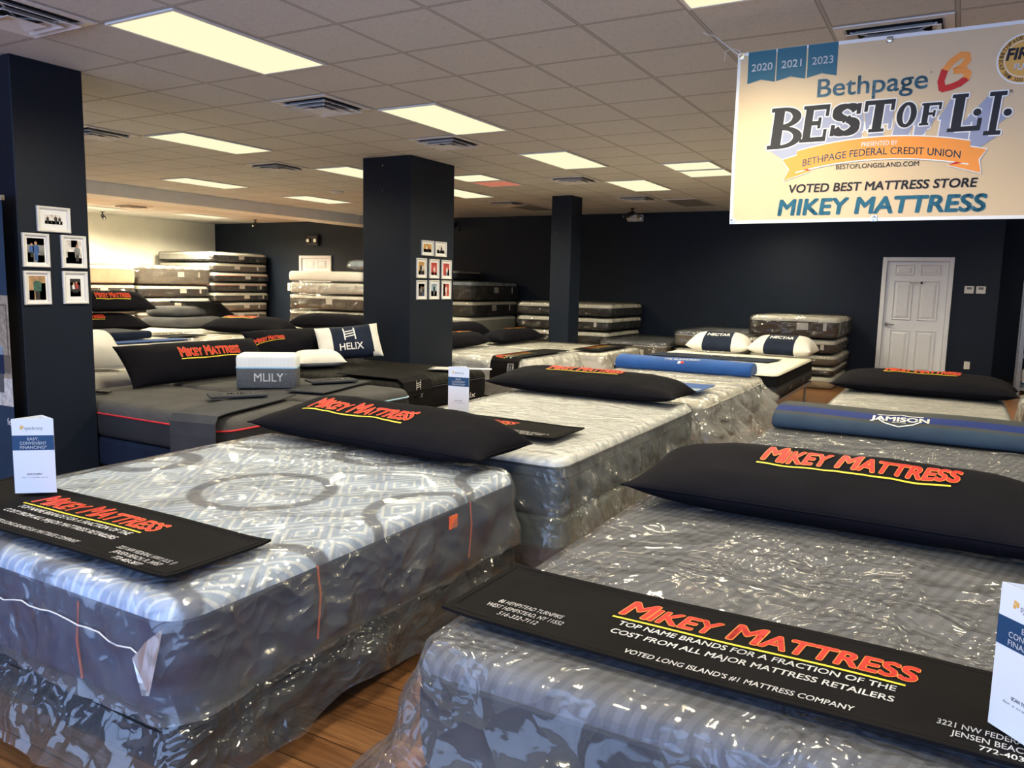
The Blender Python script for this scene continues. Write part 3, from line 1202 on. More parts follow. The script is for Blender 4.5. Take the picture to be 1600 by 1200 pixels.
for lab, u, v in (
        ('square ceiling vent at the top left corner beside the nearest light panel', -2, 4),
        ('square ceiling vent left of the second light panel', 2, 4),
        ('square ceiling vent directly behind the second light panel', 5, 4),
        ('square ceiling vent touching the photo pillar right edge', 2, 9),
        ('square ceiling vent beyond the panel with a wavy lens', 6, 9),
        ('small looking square vent beyond the third light panel', 10, 4),
        ('square ceiling vent above the security camera near the back wall', 14, 4),
        ('square ceiling vent right of the middle pillar before the slim pillar', 14, 8),
        ('large square ceiling vent partly hidden by the hanging banner', 2, -3),
        ('flat ceiling vent over the cream wall beyond the beam', 11, 21)):
    ceiling_vent(lab, u, v)
t = thing('smoke_detector', 'thin round detector plate on the ceiling left of the middle pillar', 'smoke detector', (-6.98, 6.4, CEIL))
bm = bmesh.new()
lathe(bm, [(.11, -.001), (.11, -.02), (.07, -.035), (.02, -.038)], 20)
obj('body', bm, M['diffuser_pan'], t, smooth=True)
obj('sensor', lathe(bmesh.new(), [(.03, -.034), (.028, -.046), (.01, -.05)], 12), M['white'], t, smooth=True)


def security_camera(label, x, y, z, rz, tilt=-.45, wall=False):
    t = thing('security_camera', label, 'security camera', (x, y, z), rz)
    bm = bmesh.new()
    lathe(bm, [(.045, -.001), (.045, -.015), (.02, -.02)], 12)
    tube(bm, [(0, 0, -.01), (0, -.01, -.06), (0, -.03, -.09)], .012, 8)
    obj('bracket', bm, M['black_metal'], t, smooth=True)
    bm = bmesh.new()
    a = Vector((0, .04, -.075))
    b = Vector((0, -.17, -.16))
    tube(bm, [a, a.lerp(b, .1), a.lerp(b, .9), b], [.028, .04, .043, .036], 12)
    obj('housing', bm, M['black_metal'], t, smooth=True)
    tube_bm = tube(bmesh.new(), [b, b.lerp(a, -.03)], [.026, .022], 12)
    obj('lens', tube_bm, M['chrome'], t, smooth=True)
    return t


security_camera('black bullet camera on the ceiling above the white emergency light', -3.42, 10.4, CEIL, -.9)
security_camera('black bullet camera on the ceiling by the cream wall', -15.2, 7.75, CEIL, 1.2)
security_camera('black bullet camera above the tallest mattress stack', -13.3, 10.5, CEIL, .5)
t = security_camera('black camera with hanging cable just right of the middle pillar', -7.86, YB - .12, 2.88, .2)
bm = bmesh.new()
tube(bm, [(.03, .1, -.02), (.05, .1, -.12), (.02, .1, -.22), (-.02, .09, -.2)], .01, 6)
obj('cable', bm, M['black_metal'], t, smooth=True)


def emergency_light(label, x, y, z, w=.31, h=.13, body='white'):
    t = thing('emergency_light', label, 'emergency light', (x, y, z))
    obj('housing', bevel(boxbm(-w / 2, w / 2, -.09, 0, -h / 2, h / 2), .012), M[body], t)
    for s in (-1, 1):
        bm = bmesh.new()
        lathe(bm, [(.03, 0), (.055, .03), (.058, .05), (.045, .055)], 14)
        bmesh.ops.rotate(bm, verts=bm.verts[:], cent=(0, 0, 0), matrix=Matrix.Rotation(math.radians(90), 3, 'X'))
        bmesh.ops.translate(bm, verts=bm.verts[:], vec=(s * w * .33, -.085, .0))
        obj('lamp_head', bm, M['chrome'], t, smooth=True)
    return t


emergency_light('white twin head emergency light high on the back wall left of banner', -3.7, YB, 2.86)
emergency_light('small twin head emergency light over the far left white door', -12.15, YB, 2.49, .36, .26, 'black_metal')

for lab, x in (('left one of two beige thermostats beside the white door', 2.08), ('right one of two beige thermostats beside the white door', 2.245)):
    t = thing('thermostat', lab, 'thermostat', (x, YB, 1.595), group='thermostats beside the door')
    obj('housing', bevel(boxbm(-.068, .068, -.028, 0, -.06, .06), .006), M['white'], t)
    obj('display', boxbm(-.035, .035, -.0295, -.027, .005, .042), M['grey_ink'], t)
t = thing('power_outlet', 'white wall outlet low on the dark wall right of the door', 'outlet', (2.148, YB, .362))
obj('cover_plate', bevel(boxbm(-.042, .042, -.008, 0, -.062, .062), .003), M['white'], t)
for z in (-.025, .025):
    obj('socket', boxbm(-.018, .018, -.0105, -.007, z - .017, z + .017), M['frame_white'], t)
t = thing('power_outlet', 'white outlet box on the dark wall left of the far door', 'outlet', (-12.95, YB, 1.33))
obj('cover_plate', bevel(boxbm(-.12, .12, -.03, 0, -.1, .1), .006), M['white'], t)
obj('socket', boxbm(-.04, .04, -.034, -.029, -.04, .04), M['ink'], t)

# fire extinguisher on the back wall
t = thing('fire_extinguisher', 'red fire extinguisher with white label hung on the dark back wall', 'fire extinguisher', (-3.79, YB - .1, .64))
obj('cylinder', lathe(bmesh.new(), [(.03, 0), (.07, .008), (.075, .03), (.075, .27), (.066, .31), (.04, .335), (.025, .345)], 20), M['extinguisher'], t, smooth=True)
bm = bmesh.new()
lathe(bm, [(.022, .34), (.024, .36), (.018, .375), (.02, .40)], 12)
tube(bm, [(0, 0, .385), (.05, -.01, .40), (.09, -.02, .385)], .009, 6)
tube(bm, [(0, 0, .41), (.05, -.01, .435), (.1, -.02, .425)], .008, 6)
obj('valve_handle', bm, M['chrome'], t, smooth=True)
obj('hose', tube(bmesh.new(), [(-.02, 0, .375), (-.06, -.01, .36), (-.09, -.015, .28), (-.092, -.015, .12), (-.088, -.015, .06)], .011, 8), M['black_metal'], t, smooth=True)
bm = bmesh.new()
n = 10
vs = [[bm.verts.new((.0765 * math.sin(a), -.0765 * math.cos(a), z)) for z in (.11, .27)] for a in [-.9 + 1.8 * k / n for k in range(n + 1)]]
for a, b in zip(vs, vs[1:]):
    bm.faces.new((a[0], b[0], b[1], a[1]))
obj('paper_label', bm, M['print_white'], t)
obj('wall_bracket', boxbm(-.02, .02, .06, .1, .1, .34), M['black_metal'], t)

# little screw hooks on pillars
for lab, x, y, z in (('bright screw near the top of the middle pillar', -3.98, 3.86, 2.86), ('small hook below the screw on the middle pillar', -3.98, 3.86, 2.58),
                     ('small screw on the slim pillar', -3.82, 8.12, 2.38)):
    t = thing('wall_hook', lab, 'hook', (x, y, z))
    bm = tube(bmesh.new(), [(0, .012, 0), (0, -.015, 0), (.0, -.022, -.008), (.0, -.018, -.018)], .007, 6)
    obj('hook', bm, M['chrome'], t)


# ------------------------------------------------------------------ framed photographs on pillars (faces +x, at x = -3.6)
def photo_mat(name, c):
    if name not in M:
        M[name] = plain(name, c, .5, var=.35, scale=25)
    return M[name]


PC = {'dark': (.03, .028, .03), 'brown': (.16, .09, .05), 'warm': (.42, .26, .13), 'blue': (.04, .1, .28), 'pale': (.62, .6, .58), 'grey': (.2, .2, .2),
      'red': (.42, .05, .05), 'gold': (.5, .3, .08), 'skin': (.5, .27, .18), 'green': (.05, .12, .09), 'sky': (.25, .38, .5)}


def picture(label, y0, y1, z0, z1, bg, people, border=.022, matw=.03, group=None, land=False):
    x = -3.6
    cy, cz = (y0 + y1) / 2, (z0 + z1) / 2
    w, h = y1 - y0, z1 - z0
    t = thing('picture_frame', label, 'framed photo', (x, cy, cz), group=group)
    bm = bmesh.new()
    prev = None
    for ins, xx in ((0, 0), (0, .016), (.006, .02), (border - .006, .016), (border, .008)):
        r = [bm.verts.new((xx, sy * (w / 2 - ins), sz * (h / 2 - ins))) for sy, sz in ((-1, -1), (1, -1), (1, 1), (-1, 1))]
        if prev:
            for k in range(4):
                bm.faces.new((prev[k], prev[(k + 1) % 4], r[(k + 1) % 4], r[k]))
        prev = r
    obj('frame', bm, M['frame_white'], t)
    wi, hi = w / 2 - border, h / 2 - border
    obj('mat_board', boxbm(.001, .006, -wi, wi, -hi, hi), M['print_white'], t)
    pw, ph = wi - matw, hi - matw
    bm = bmesh.new()
    mats_ = []

    def mi(c):
        m_ = photo_mat('photo_' + c, PC[c])
        if m_ not in mats_:
            mats_.append(m_)
        return mats_.index(m_)

    def rect(a, b, c, d, col, lay):
        xx = .0066 + .0004 * lay
        quad(bm, [(xx, pw * (2 * a - 1), ph * (2 * c - 1)), (xx, pw * (2 * b - 1), ph * (2 * c - 1)),
                  (xx, pw * (2 * b - 1), ph * (2 * d - 1)), (xx, pw * (2 * a - 1), ph * (2 * d - 1))], mi(col))
    for (a, b, c, d, col) in bg:
        rect(a, b, c, d, col, 0)
    for (px, sc, shirt, legs, base) in people:
        ar = ph / pw
        rect(px - .09 * sc * ar, px + .09 * sc * ar, base, base + .42 * sc, legs, 1)
        pts = [(px - .15 * sc * ar, base + .36 * sc), (px + .15 * sc * ar, base + .36 * sc), (px + .17 * sc * ar, base + .72 * sc),
               (px + .06 * sc * ar, base + .8 * sc), (px - .06 * sc * ar, base + .8 * sc), (px - .17 * sc * ar, base + .72 * sc)]
        quad(bm, [(.0076, pw * (2 * a - 1), ph * (2 * b - 1)) for a, b in pts], mi(shirt))
        quad(bm, [(.008, pw * (2 * (px + .075 * sc * ar * math.cos(q)) - 1), ph * (2 * (base + .89 * sc + .1 * sc * math.sin(q)) - 1)) for q in [2 * PI * k / 10 for k in range(10)]], mi('skin'))
    obj('photo', bm, mats_, t)
    return t


G1 = 'white framed photos on the left pillar'
picture('landscape white framed photo of four people, topmost on the left pillar', -.375, -.142, 1.818, 1.992, [(0, 1, 0, 1, 'pale'), (0, 1, 0, .35, 'dark')],
        [(.16, .85, 'dark', 'dark', .05), (.38, .95, 'pale', 'dark', .05), (.62, .95, 'dark', 'dark', .05), (.84, .85, 'dark', 'pale', .05)], matw=.033, group=G1)
picture('white framed photo of a blue shirted person in a store, left pillar upper left', -.483, -.301, 1.573, 1.803, [(0, 1, .0, 1, 'grey'), (0, 1, .72, 1, 'warm'), (0, .35, 0, .4, 'brown'), (.55, 1, 0, .3, 'pale')],
        [(.5, .8, 'blue', 'blue', .08), (.25, .6, 'blue', 'dark', .2)], matw=.011, group=G1)
picture('white framed photo of a person beside a desk, left pillar upper right', -.216, -.034, 1.573, 1.803, [(0, 1, 0, 1, 'pale'), (0, 1, 0, .25, 'grey'), (.1, .6, .2, .5, 'brown'), (.35, .75, .7, 1, 'dark')],
        [(.72, .75, 'grey', 'dark', .1)], matw=.011, group=G1)
picture('white framed photo of a person in a dark green top, left pillar lower left', -.485, -.305, 1.316, 1.547, [(0, 1, 0, 1, 'warm'), (.6, 1, 0, .7, 'brown'), (0, .3, 0, .4, 'pale')],
        [(.5, 1.0, 'green', 'dark', .0)], matw=.011, group=G1)
picture('white framed small photo of a group by a shop, left pillar lower right', -.216, -.034, 1.319, 1.55, [(0, 1, 0, 1, 'dark'), (0, 1, .6, .8, 'gold'), (0, 1, 0, .3, 'brown')],
        [(.35, .6, 'pale', 'dark', .2), (.6, .65, 'red', 'dark', .2)], matw=.03, group=G1)
G2 = 'white framed photos on the middle pillar'
rows = [
    ('top row left photo of a gold lit scene on the middle pillar', 4.084, 4.324, 1.84, 2.017, [(0, 1, 0, 1, 'gold'), (0, 1, 0, .4, 'brown')], [(.4, .8, 'pale', 'dark', .1), (.65, .7, 'red', 'dark', .1)]),
    ('top row right photo of two people on the middle pillar', 4.357, 4.597, 1.838, 2.017, [(0, 1, 0, 1, 'pale'), (0, 1, 0, .4, 'warm')], [(.6, .9, 'dark', 'dark', .05), (.35, .7, 'pale', 'grey', .05)]),
    ('middle row left photo of dark clothed people on the middle pillar', 3.985, 4.183, 1.574, 1.806, [(0, 1, 0, 1, 'gold'), (0, 1, 0, .3, 'dark')], [(.4, .9, 'dark', 'dark', .0), (.68, .85, 'pale', 'dark', .0)]),
    ('middle row centre photo of a person before a red arch', 4.241, 4.442, 1.574, 1.803, [(0, 1, 0, 1, 'red'), (0, 1, 0, .2, 'pale')], [(.55, .75, 'pale', 'red', .02)]),
    ('middle row right photo of a person before red and blue', 4.496, 4.707, 1.571, 1.802, [(0, 1, 0, 1, 'red'), (.5, 1, 0, .5, 'blue')], [(.6, .75, 'pale', 'sky', .02)]),
    ('bottom row left photo with a yellow sign on the middle pillar', 3.988, 4.186, 1.322, 1.548, [(0, 1, 0, 1, 'dark'), (0, 1, .6, 1, 'gold')], [(.45, .75, 'grey', 'dark', .05), (.75, .7, 'dark', 'blue', .05)]),
    ('bottom row centre photo with blue sky on the middle pillar', 4.243, 4.446, 1.322, 1.552, [(0, 1, 0, 1, 'sky'), (0, 1, 0, .4, 'pale')], [(.5, .85, 'dark', 'grey', .1)]),
    ('bottom row right photo of a pale figure on red, middle pillar', 4.501, 4.705, 1.322, 1.552, [(0, 1, 0, 1, 'red'), (0, .3, 0, 1, 'brown')], [(.5, .85, 'pale', 'pale', .05)]),
]
for lab, a, b, c, d, bg, pe in rows:
    picture('white framed ' + lab, a, b, c, d, bg, pe, .02, .02, G2)

# ------------------------------------------------------------------ roll-up banner by the left pillar
t = thing('banner_stand', 'tall roll-up banner at the left edge showing a bedroom, beside the dark pillar', 'banner', (-3.98, -.62, 0))
obj('stand_base', bevel(boxbm(-.44, .44, -.1, .1, 0, .08), .02), M['grey_metal'], t)
obj('top_bar', bevel(boxbm(-.44, .44, -.015, .015, 2.0, 2.035), .005), M['chrome'], t)
obj('pole', tube(bmesh.new(), [(0, .05, .05), (0, .03, 2.0)], .012, 8), M['grey_metal'], t)
bm = bmesh.new()
quads = [((-.43, .43, .08, .63), 0), ((-.43, .43, .63, 1.38), 1), ((-.43, .43, .63, .82), 2), ((-.43, .43, 1.38, 2.0), 0)]
for k_, ((a, b, c, d), mi) in enumerate(quads):
    yy = -.0005 * k_
    quad(bm, [(a, yy, c), (b, yy, c), (b, yy, d), (a, yy, d)], mi)
# panelled wall, bedside table and bed in the printed picture
for k_, ((a, b, c, d), mi) in enumerate((((.24, .41, .92, 1.32), 3), ((.25, .40, .93, 1.31), 1), ((.33, .42, .86, .98), 3), ((-.43, .33, .72, .86), 4), ((-.43, .35, .85, 1.0), 5), ((-.43, .35, .98, 1.04), 6))):
    yy = -.003 - .0005 * k_
    quad(bm, [(a, yy, c), (b, yy, c), (b, yy, d), (a, yy, d)], mi)
obj('printed_panel', bm, [M['steel_blue'], photo_mat('photo_taupe', (.36, .3, .24)), photo_mat('photo_pale', PC['pale']), M['taupe_side'], M['grey_pad'], M['navy_side'], M['pale_blue_cloth']], t)
L = Letters()
L.text('fe.', .345, .405, .50, .05, M['print_white'], 1)
L.build('lettering', t, lambda x, y, l: Vector((x, -.003, y)))

# ------------------------------------------------------------------ hanging banner
BX0, BX1, BZ0, BZ1, BY = .811, 2.285, 1.885, 2.785, .9
t = thing('hanging_banner', 'large cream award banner hung from the ceiling by white cord', 'banner', (0, BY, 0))


def wave(x, z):
    return .012 * math.sin((x - BX0) * 3.1 + z * 1.4) + .006 * math.sin(z * 7 + x * 2)


bm = bmesh.new()
NX, NZ = 60, 36
for side in (0, 1):
    g = [[bm.verts.new((BX0 + (BX1 - BX0) * i / NX, wave(BX0 + (BX1 - BX0) * i / NX, BZ0 + (BZ1 - BZ0) * j / NZ) + .0012 * side, BZ0 + (BZ1 - BZ0) * j / NZ)) for j in range(NZ + 1)] for i in range(NX + 1)]
    for i in range(NX):
        for j in range(NZ):
            f = (g[i][j], g[i + 1][j], g[i + 1][j + 1], g[i][j + 1])
            bm.faces.new(f if not side else f[::-1])
obj('vinyl_sheet', bm, M['banner'], t, smooth=True)
fb = lambda x, z, l: Vector((x, wave(x, z) - .0016 - .0007 * l, z))
L = Letters()
hw = .017
for a, b, c, d in ((BX0, BX1, BZ1 - hw, BZ1), (BX0, BX1, BZ0, BZ0 + hw), (BX0, BX0 + hw, BZ0, BZ1), (BX1 - hw, BX1, BZ0, BZ1)):
    L.poly([(a, c), (b, c), (b, d), (a, d)], M['banner_edge'], 0)
L.build('white_hem', t, fb, .05)
L = Letters()
for s, x0, x1, tx0, tx1 in (('2020', .868, 1.012, .888, .996), ('2021', 1.018, 1.165, 1.043, 1.142), ('2023', 1.173, 1.317, 1.195, 1.297)):
    L.poly([(x0, 2.622), ((x0 + x1) / 2, 2.638), (x1, 2.62), (x1, 2.784), (x0, 2.784)], M['teal'], 1)
    L.text(s, tx0, tx1, 2.684, .037, M['print_white'], 2, .012)
L.build('year_flags', t, fb, .04)
L = Letters()
L.text('Bethpage', 1.231, 1.735, 2.520, .090, M['slate'], 1, .012)
L.text('o', 1.743, 1.752, 2.588, .012, M['slate'], 1)
# heart-like B mark, a thick open stroke
pts = [(1.800, 2.508), (1.792, 2.545), (1.803, 2.592), (1.832, 2.632), (1.868, 2.658), (1.893, 2.655), (1.897, 2.632), (1.880, 2.605), (1.848, 2.588),
       (1.883, 2.588), (1.903, 2.572), (1.898, 2.548), (1.872, 2.528), (1.838, 2.515), (1.800, 2.508)]
w0 = .015
for i in range(len(pts) - 1):
    (ax, ay), (bx, by) = pts[i], pts[i + 1]
    dx, dy = bx - ax, by - ay
    ln = math.hypot(dx, dy)
    nx_, ny_ = -dy / ln * w0, dx / ln * w0
    ex, ey = dx / ln * .006, dy / ln * .006
    L.poly([(ax - ex + nx_, ay - ey + ny_), (ax - ex - nx_, ay - ey - ny_), (bx + ex - nx_, by + ey - ny_), (bx + ex + nx_, by + ey + ny_)], M['red'] if ay < 2.56 else M['orange'], 1)
L.build('credit_union_lettering', t, fb, .05)

# slab-serif headline with block shadow
HEAD = []


def slab(ch, x0, x1, yb, h, shear=.08):
    """polygons of one slab-serif capital in its box"""
    w = x1 - x0
    st = w * .30 if ch not in 'I' else w * .42
    sf = h * .10
    P = []

    def R(a, b, c, d):
        P.append([(a, c), (b, c), (b, d), (a, d)])
    if ch in 'EFLTI':
        if ch in 'EFL':
            sx = x0 + w * .10
            R(sx, sx + st, yb, yb + h)
            R(x0, sx + st + w * .08, yb, yb + sf)
            R(x0, sx + st + w * .08, yb + h - sf, yb + h)
        if ch in 'EF':
            R(sx, x1, yb + h - h * .13, yb + h)
            R(x1 - w * .13, x1, yb + h * .68, yb + h)
            R(sx, x0 + w * .72, yb + h * .45, yb + h * .57)
            R(x0 + w * .62, x0 + w * .74, yb + h * .36, yb + h * .66)
        if ch in 'EL':
            R(sx, x1, yb, yb + h * .13)
            R(x1 - w * .13, x1, yb, yb + h * .33)
        if ch == 'T':
            R(x0, x1, yb + h - h * .14, yb + h)
            R(x0, x0 + w * .12, yb + h * .66, yb + h)
            R(x1 - w * .12, x1, yb + h * .66, yb + h)
            c = (x0 + x1) / 2
            R(c - st / 2, c + st / 2, yb, yb + h)
            R(c - st * .85, c + st * .85, yb, yb + sf)
        if ch == 'I':
            c = (x0 + x1) / 2
            R(c - st / 2, c + st / 2, yb, yb + h)
            R(x0, x1, yb, yb + sf)
            R(x0, x1, yb + h - sf, yb + h)
    if ch in 'B':
        sx = x0 + w * .10
        R(sx, sx + st, yb, yb + h)
        R(x0, sx + st, yb, yb + sf)
        R(x0, sx + st, yb + h - sf, yb + h)

        def bowl(cy, ry, xr):
            n = 12
            for i in range(n):
                a0, a1 = -PI / 2 + PI * i / n, -PI / 2 + PI * (i + 1) / n
                xs = sx + st * .9
                o = [(xs + (xr - xs) * math.cos(a), cy + ry * math.sin(a)) for a in (a0, a1)]
                q = [(xs + (xr - st * .85 - xs) * math.cos(a), cy + (ry - h * .09) * math.sin(a)) for a in (a0, a1)]
                P.append([q[0], o[0], o[1], q[1]])
            R(sx, sx + st, cy - ry, cy + ry)
        bowl(yb + h * .75, h * .25, x0 + w * .9)
        bowl(yb + h * .27, h * .27, x1)
    if ch in 'O':
        n = 26
        cx, cy = (x0 + x1) / 2, yb + h / 2
        for i in range(n):
            a0, a1 = 2 * PI * i / n, 2 * PI * (i + 1) / n
            o = [(cx + w / 2 * math.cos(a), cy + h / 2 * math.sin(a)) for a in (a0, a1)]
            q = [(cx + w * .2 * math.cos(a), cy + h * .37 * math.sin(a)) for a in (a0, a1)]
            P.append([q[0], o[0], o[1], q[1]])
    if ch == 'S':
        cx = (x0 + x1) / 2
        path = []
        for i in range(33):
            a = math.radians(20) + math.radians(250) * i / 32
            path.append((cx + w * .34 * math.cos(a), yb + h * .74 + h * .19 * math.sin(a)))
        for i in range(1, 33):
            a = math.radians(90) - math.radians(250) * i / 32
            path.append((cx + w * .36 * math.cos(a), yb + h * .28 + h * .21 * math.sin(a)))
        tw, th = w * .14, h * .075
        for i in range(len(path) - 1):
            (ax, ay), (bx, by) = path[i], path[i + 1]
            dx, dy = bx - ax, by - ay
            ln = math.hypot(dx, dy) or 1
            t_ = tw * abs(dy) / ln + th * abs(dx) / ln
            ox, oy = -dy / ln * t_, dx / ln * t_
            ex, ey = dx / ln * w * .02, dy / ln * w * .02
            P.append([(ax - ex + ox, ay - ey + oy), (ax - ex - ox, ay - ey - oy), (bx + ex - ox, by + ey - oy), (bx + ex + ox, by + ey + oy)])
        R(x1 - w * .17, x1 - w * .03, yb + h * .66, yb + h)
        R(x0 + w * .02, x0 + w * .16, yb, yb + h * .36)
    return [[(x + shear * (y - yb), y) for x, y in p] for p in P]


for ch, x0, x1, yb, h in (('B', .992, 1.165, 2.27, .212), ('E', 1.157, 1.285, 2.295, .185), ('S', 1.302, 1.44, 2.318, .155), ('T', 1.452, 1.59, 2.325, .155),
                          ('O', 1.606, 1.694, 2.338, .122), ('F', 1.712, 1.798, 2.343, .105), ('L', 1.835, 1.975, 2.303, .175), ('I', 1.988, 2.058, 2.278, .198)):
    HEAD += slab(ch, x0, x1, yb, h)
for cx_, cy_ in ((1.957, 2.388), (2.081, 2.378)):
    HEAD.append([(cx_ + .017 * math.cos(a), cy_ + .017 * math.sin(a)) for a in [2 * PI * k / 14 for k in range(14)]])
L = Letters()
vx, vz = 1.545, 1.9


def grow(p, g):
    cx_ = sum(q[0] for q in p) / len(p)
    cy_ = sum(q[1] for q in p) / len(p)
    o = []
    for x, y in p:
        d = math.hypot(x - cx_, y - cy_) or 1
        o.append((x + (x - cx_) / d * g, y + (y - cy_) / d * g))
    return o


K = 9
for i in range(K, -1, -1):
    f = 1 - .17 * i / K
    for p in HEAD:
        q = [(vx + (x - vx) * f, vz + (y - vz) * f) for x, y in p]
        if i in (K, 0):
            for k in range(10):
                dx_, dz_ = .0062 * math.cos(2 * PI * k / 10), .0062 * math.sin(2 * PI * k / 10)
                L.poly([(x + dx_, y + dz_) for x, y in q], M['banner_edge'], .5 if i else 2.)
        L.poly(q, M['lavender'] if i else M['ink'], (1.0 + .08 * (K - i)) if i else 3)
L.text('R', 2.082, 2.096, 2.466, .014, M['ink'], 2)
obj_ = L.build('headline_lettering', t, fb, None)
L = Letters()


def arcy(x):
    return 2.299 - (x - 1.553) ** 2 * .29


n = 14
for (d0, d1, mm, ly) in ((-.112, .006, 'banner_edge', 3.5), (-.106, 0, 'orange', 4.)):
    for i in range(n):
        a, b = 1.150 + .79 * i / n, 1.150 + .79 * (i + 1) / n
        L.poly([(a, arcy(a) + d0), (b, arcy(b) + d0), (b, arcy(b) + d1), (a, arcy(a) + d1)], M[mm], ly)
for pts in ([(1.150, 2.23), (1.079, 2.212), (1.117, 2.16), (1.088, 2.104), (1.232, 2.148), (1.16, 2.16)], [(1.937, 2.23), (2.010, 2.213), (1.980, 2.168), (1.994, 2.104), (1.854, 2.146), (1.93, 2.16)]):
    L.poly(grow(pts, .006), M['banner_edge'], 3.)
    L.poly(pts, M['orange'], 3.3)
for pts in ([(1.150, 2.157), (1.232, 2.148), (1.19, 2.168)], [(1.94, 2.157), (1.854, 2.146), (1.9, 2.168)]):
    L.poly(pts, M['red'], 3.6)
L.text('PRESENTED BY', 1.461, 1.625, 2.258, .022, M['print_white'], 5, 0, 0, lambda x, y: (x, y + arcy(x) - 2.299))
L.text('BETHPAGE FEDERAL CREDIT UNION', 1.183, 1.903, 2.212, .035, M['teal'], 5, .006, 0, lambda x, y: (x, y + arcy(x) - 2.299))
L.build('ribbon', t, fb, .05)
L = Letters()
L.text('BESTOFLONGISLAND.COM', 1.348, 1.727, 2.15, .023, M['ink'], 1, .006)
L.build('web_address', t, fb, .05)
L = Letters()
L.text('VOTED BEST MATTRESS STORE', 1.117, 1.980, 2.040, .042, M['ink'], 1, .028, .12)
L.build('award_line', t, fb, .05)
L = Letters()
L.text('MIKEY MATTRESS', 1.072, 2.022, 1.926, .079, M['teal'], 1, .035, .12)
L.build('store_lettering', t, fb, .05)
L = Letters()
bc = (2.128, 2.613)
for r, mm, ly in ((.113, 'banner_edge', 1), (.106, 'gold', 2), (.082, 'banner_edge', 3), (.079, 'gold', 4)):
    L.poly([(bc[0] + r * math.cos(a), bc[1] + r * math.sin(a)) for a in [2 * PI * k / 36 for k in range(36)]], M[mm], ly)
L.text('FIRST', 2.055, 2.205, 2.612, .05, M['ink'], 5, .04, .15)
L.text('PLACE', 2.09, 2.17, 2.565, .028, M['print_white'], 5, .03)


def ringtext(s, a0, a1, r, h, up=True):
    n_ = len(s)
    for i, ch in enumerate(s):
        if ch == ' ':
            continue
        a = a0 + (a1 - a0) * (i + .5) / n_
        w_ = abs(a1 - a0) * r / n_ * .75

        def fn(x, y, a=a):
            rr = r + y if up else r - y
            aa = a - x / r if up else a + x / r
            return bc[0] + rr * math.cos(aa), bc[1] + rr * math.sin(aa)
        L.text(ch, -w_ / 2, w_ / 2, 0, h, M['ink'], 5, .02, 0, fn)


ringtext('BETHPAGE BEST OF', math.radians(175), math.radians(20), .087, .015)
ringtext('L.I. 2023 FIRST PLACE', math.radians(300), math.radians(178), .101, .014, False)
L.build('award_badge', t, fb, None)
for gx, gz in ((.833, 2.765), (.828, 1.899), (1.553, 2.765), (1.545, 1.898), (2.265, 2.765), (2.265, 1.899)):
    bm = bmesh.new()
    yy = wave(gx, gz)
    box(bm, gx - .014, gx + .014, yy - .006, yy - .003, gz - .014, gz + .014)
    lathe(bm, [(.009, 0), (.012, .003), (.012, .006), (.006, .007), (.005, .001)], 12)
    for v in bm.verts[8:]:
        v.co = Vector((gx + v.co.x, yy - .006 - v.co.z, gz + v.co.y))
    obj('grommet', bm, M['chrome'], t)
for x0_, x1_, seed_ in ((.833, .615, 1), (2.265, 2.47, 2)):
    bm = bmesh.new()
    a = Vector((x0_, .0, 2.767))
    b = Vector((x1_, .13, CEIL - .004))
    tube(bm, [a, a.lerp(b, .3) + Vector((0, 0, -.004)), a.lerp(b, .7) + Vector((0, 0, -.003)), b], .0035, 6)
    tube(bm, [a.lerp(b, .32), a.lerp(b, .3) + Vector((-.03, -.02, -.01)), a.lerp(b, .25) + Vector((-.045, -.02, -.055))], .002, 5)
    tube(bm, [a, a.lerp(b, .15) + Vector((.012, -.01, .01)), a.lerp(b, .33)], .003, 5)
    tube(bm, [b + Vector((.02, 0, -.02)), b + Vector((-.02, -.02, -.012)), b + Vector((-.035, -.03, 0))], .003, 5)
    obj('hanging_cord', bm, M['string'], t, smooth=True)


# ================================================================== display beds
def const(v):
    return lambda nx, ny: v


def by_side(front, right, back, left):
    def f(nx, ny):
        wf, wb, wr, wl = max(0, -ny) ** 2, max(0, ny) ** 2, max(0, nx) ** 2, max(0, -nx) ** 2
        return front * wf + right * wr + back * wb + left * wl
    return f


def metal_frame(name, label, x0, x1, y0, y1, z, mat, group=None, wheels=True, leg_in=.12):
    t = thing(name, label, 'bed frame', ((x0 + x1) / 2, (y0 + y1) / 2, 0), group=group)
    hx, hy = (x1 - x0) / 2, (y1 - y0) / 2
    for s in (-1, 1):
        bm = bmesh.new()
        box(bm, s * hx - (.04 if s > 0 else 0), s * hx + (0 if s > 0 else .04), -hy, hy, z - .006, z)
        box(bm, s * hx - (.006 if s > 0 else 0), s * hx + (0 if s > 0 else .006), -hy, hy, z - .04, z - .006)
        obj('side_rail', bm, mat, t)
    for y in (-hy + leg_in, 0, hy - leg_in):
        obj('cross_bar', boxbm(-hx + .007, hx - .007, y - .02, y + .02, z - .04, z - .008), mat, t)
    for sx in (-1, 1):
        for y in (-hy + leg_in, hy - leg_in):
            x = sx * (hx - .03)
            lo = .055 if wheels else 0
            lg = obj('leg', tube(bmesh.new(), [(x, y, z - .01), (x, y, lo)], .016, 10), mat, t)
            if wheels:
                bm = bmesh.new()
                lathe(bm, [(.01, -.012), (.027, -.012), (.028, 0), (.027, .012), (.01, .012)], 14)
                bmesh.ops.rotate(bm, verts=bm.verts[:], cent=(0, 0, 0), matrix=Matrix.Rotation(math.radians(90), 3, 'X'))
                bmesh.ops.translate(bm, verts=bm.verts[:], vec=(x, y, .028))
                obj('caster', bm, M['black_metal'], lg, smooth=True)
    return t


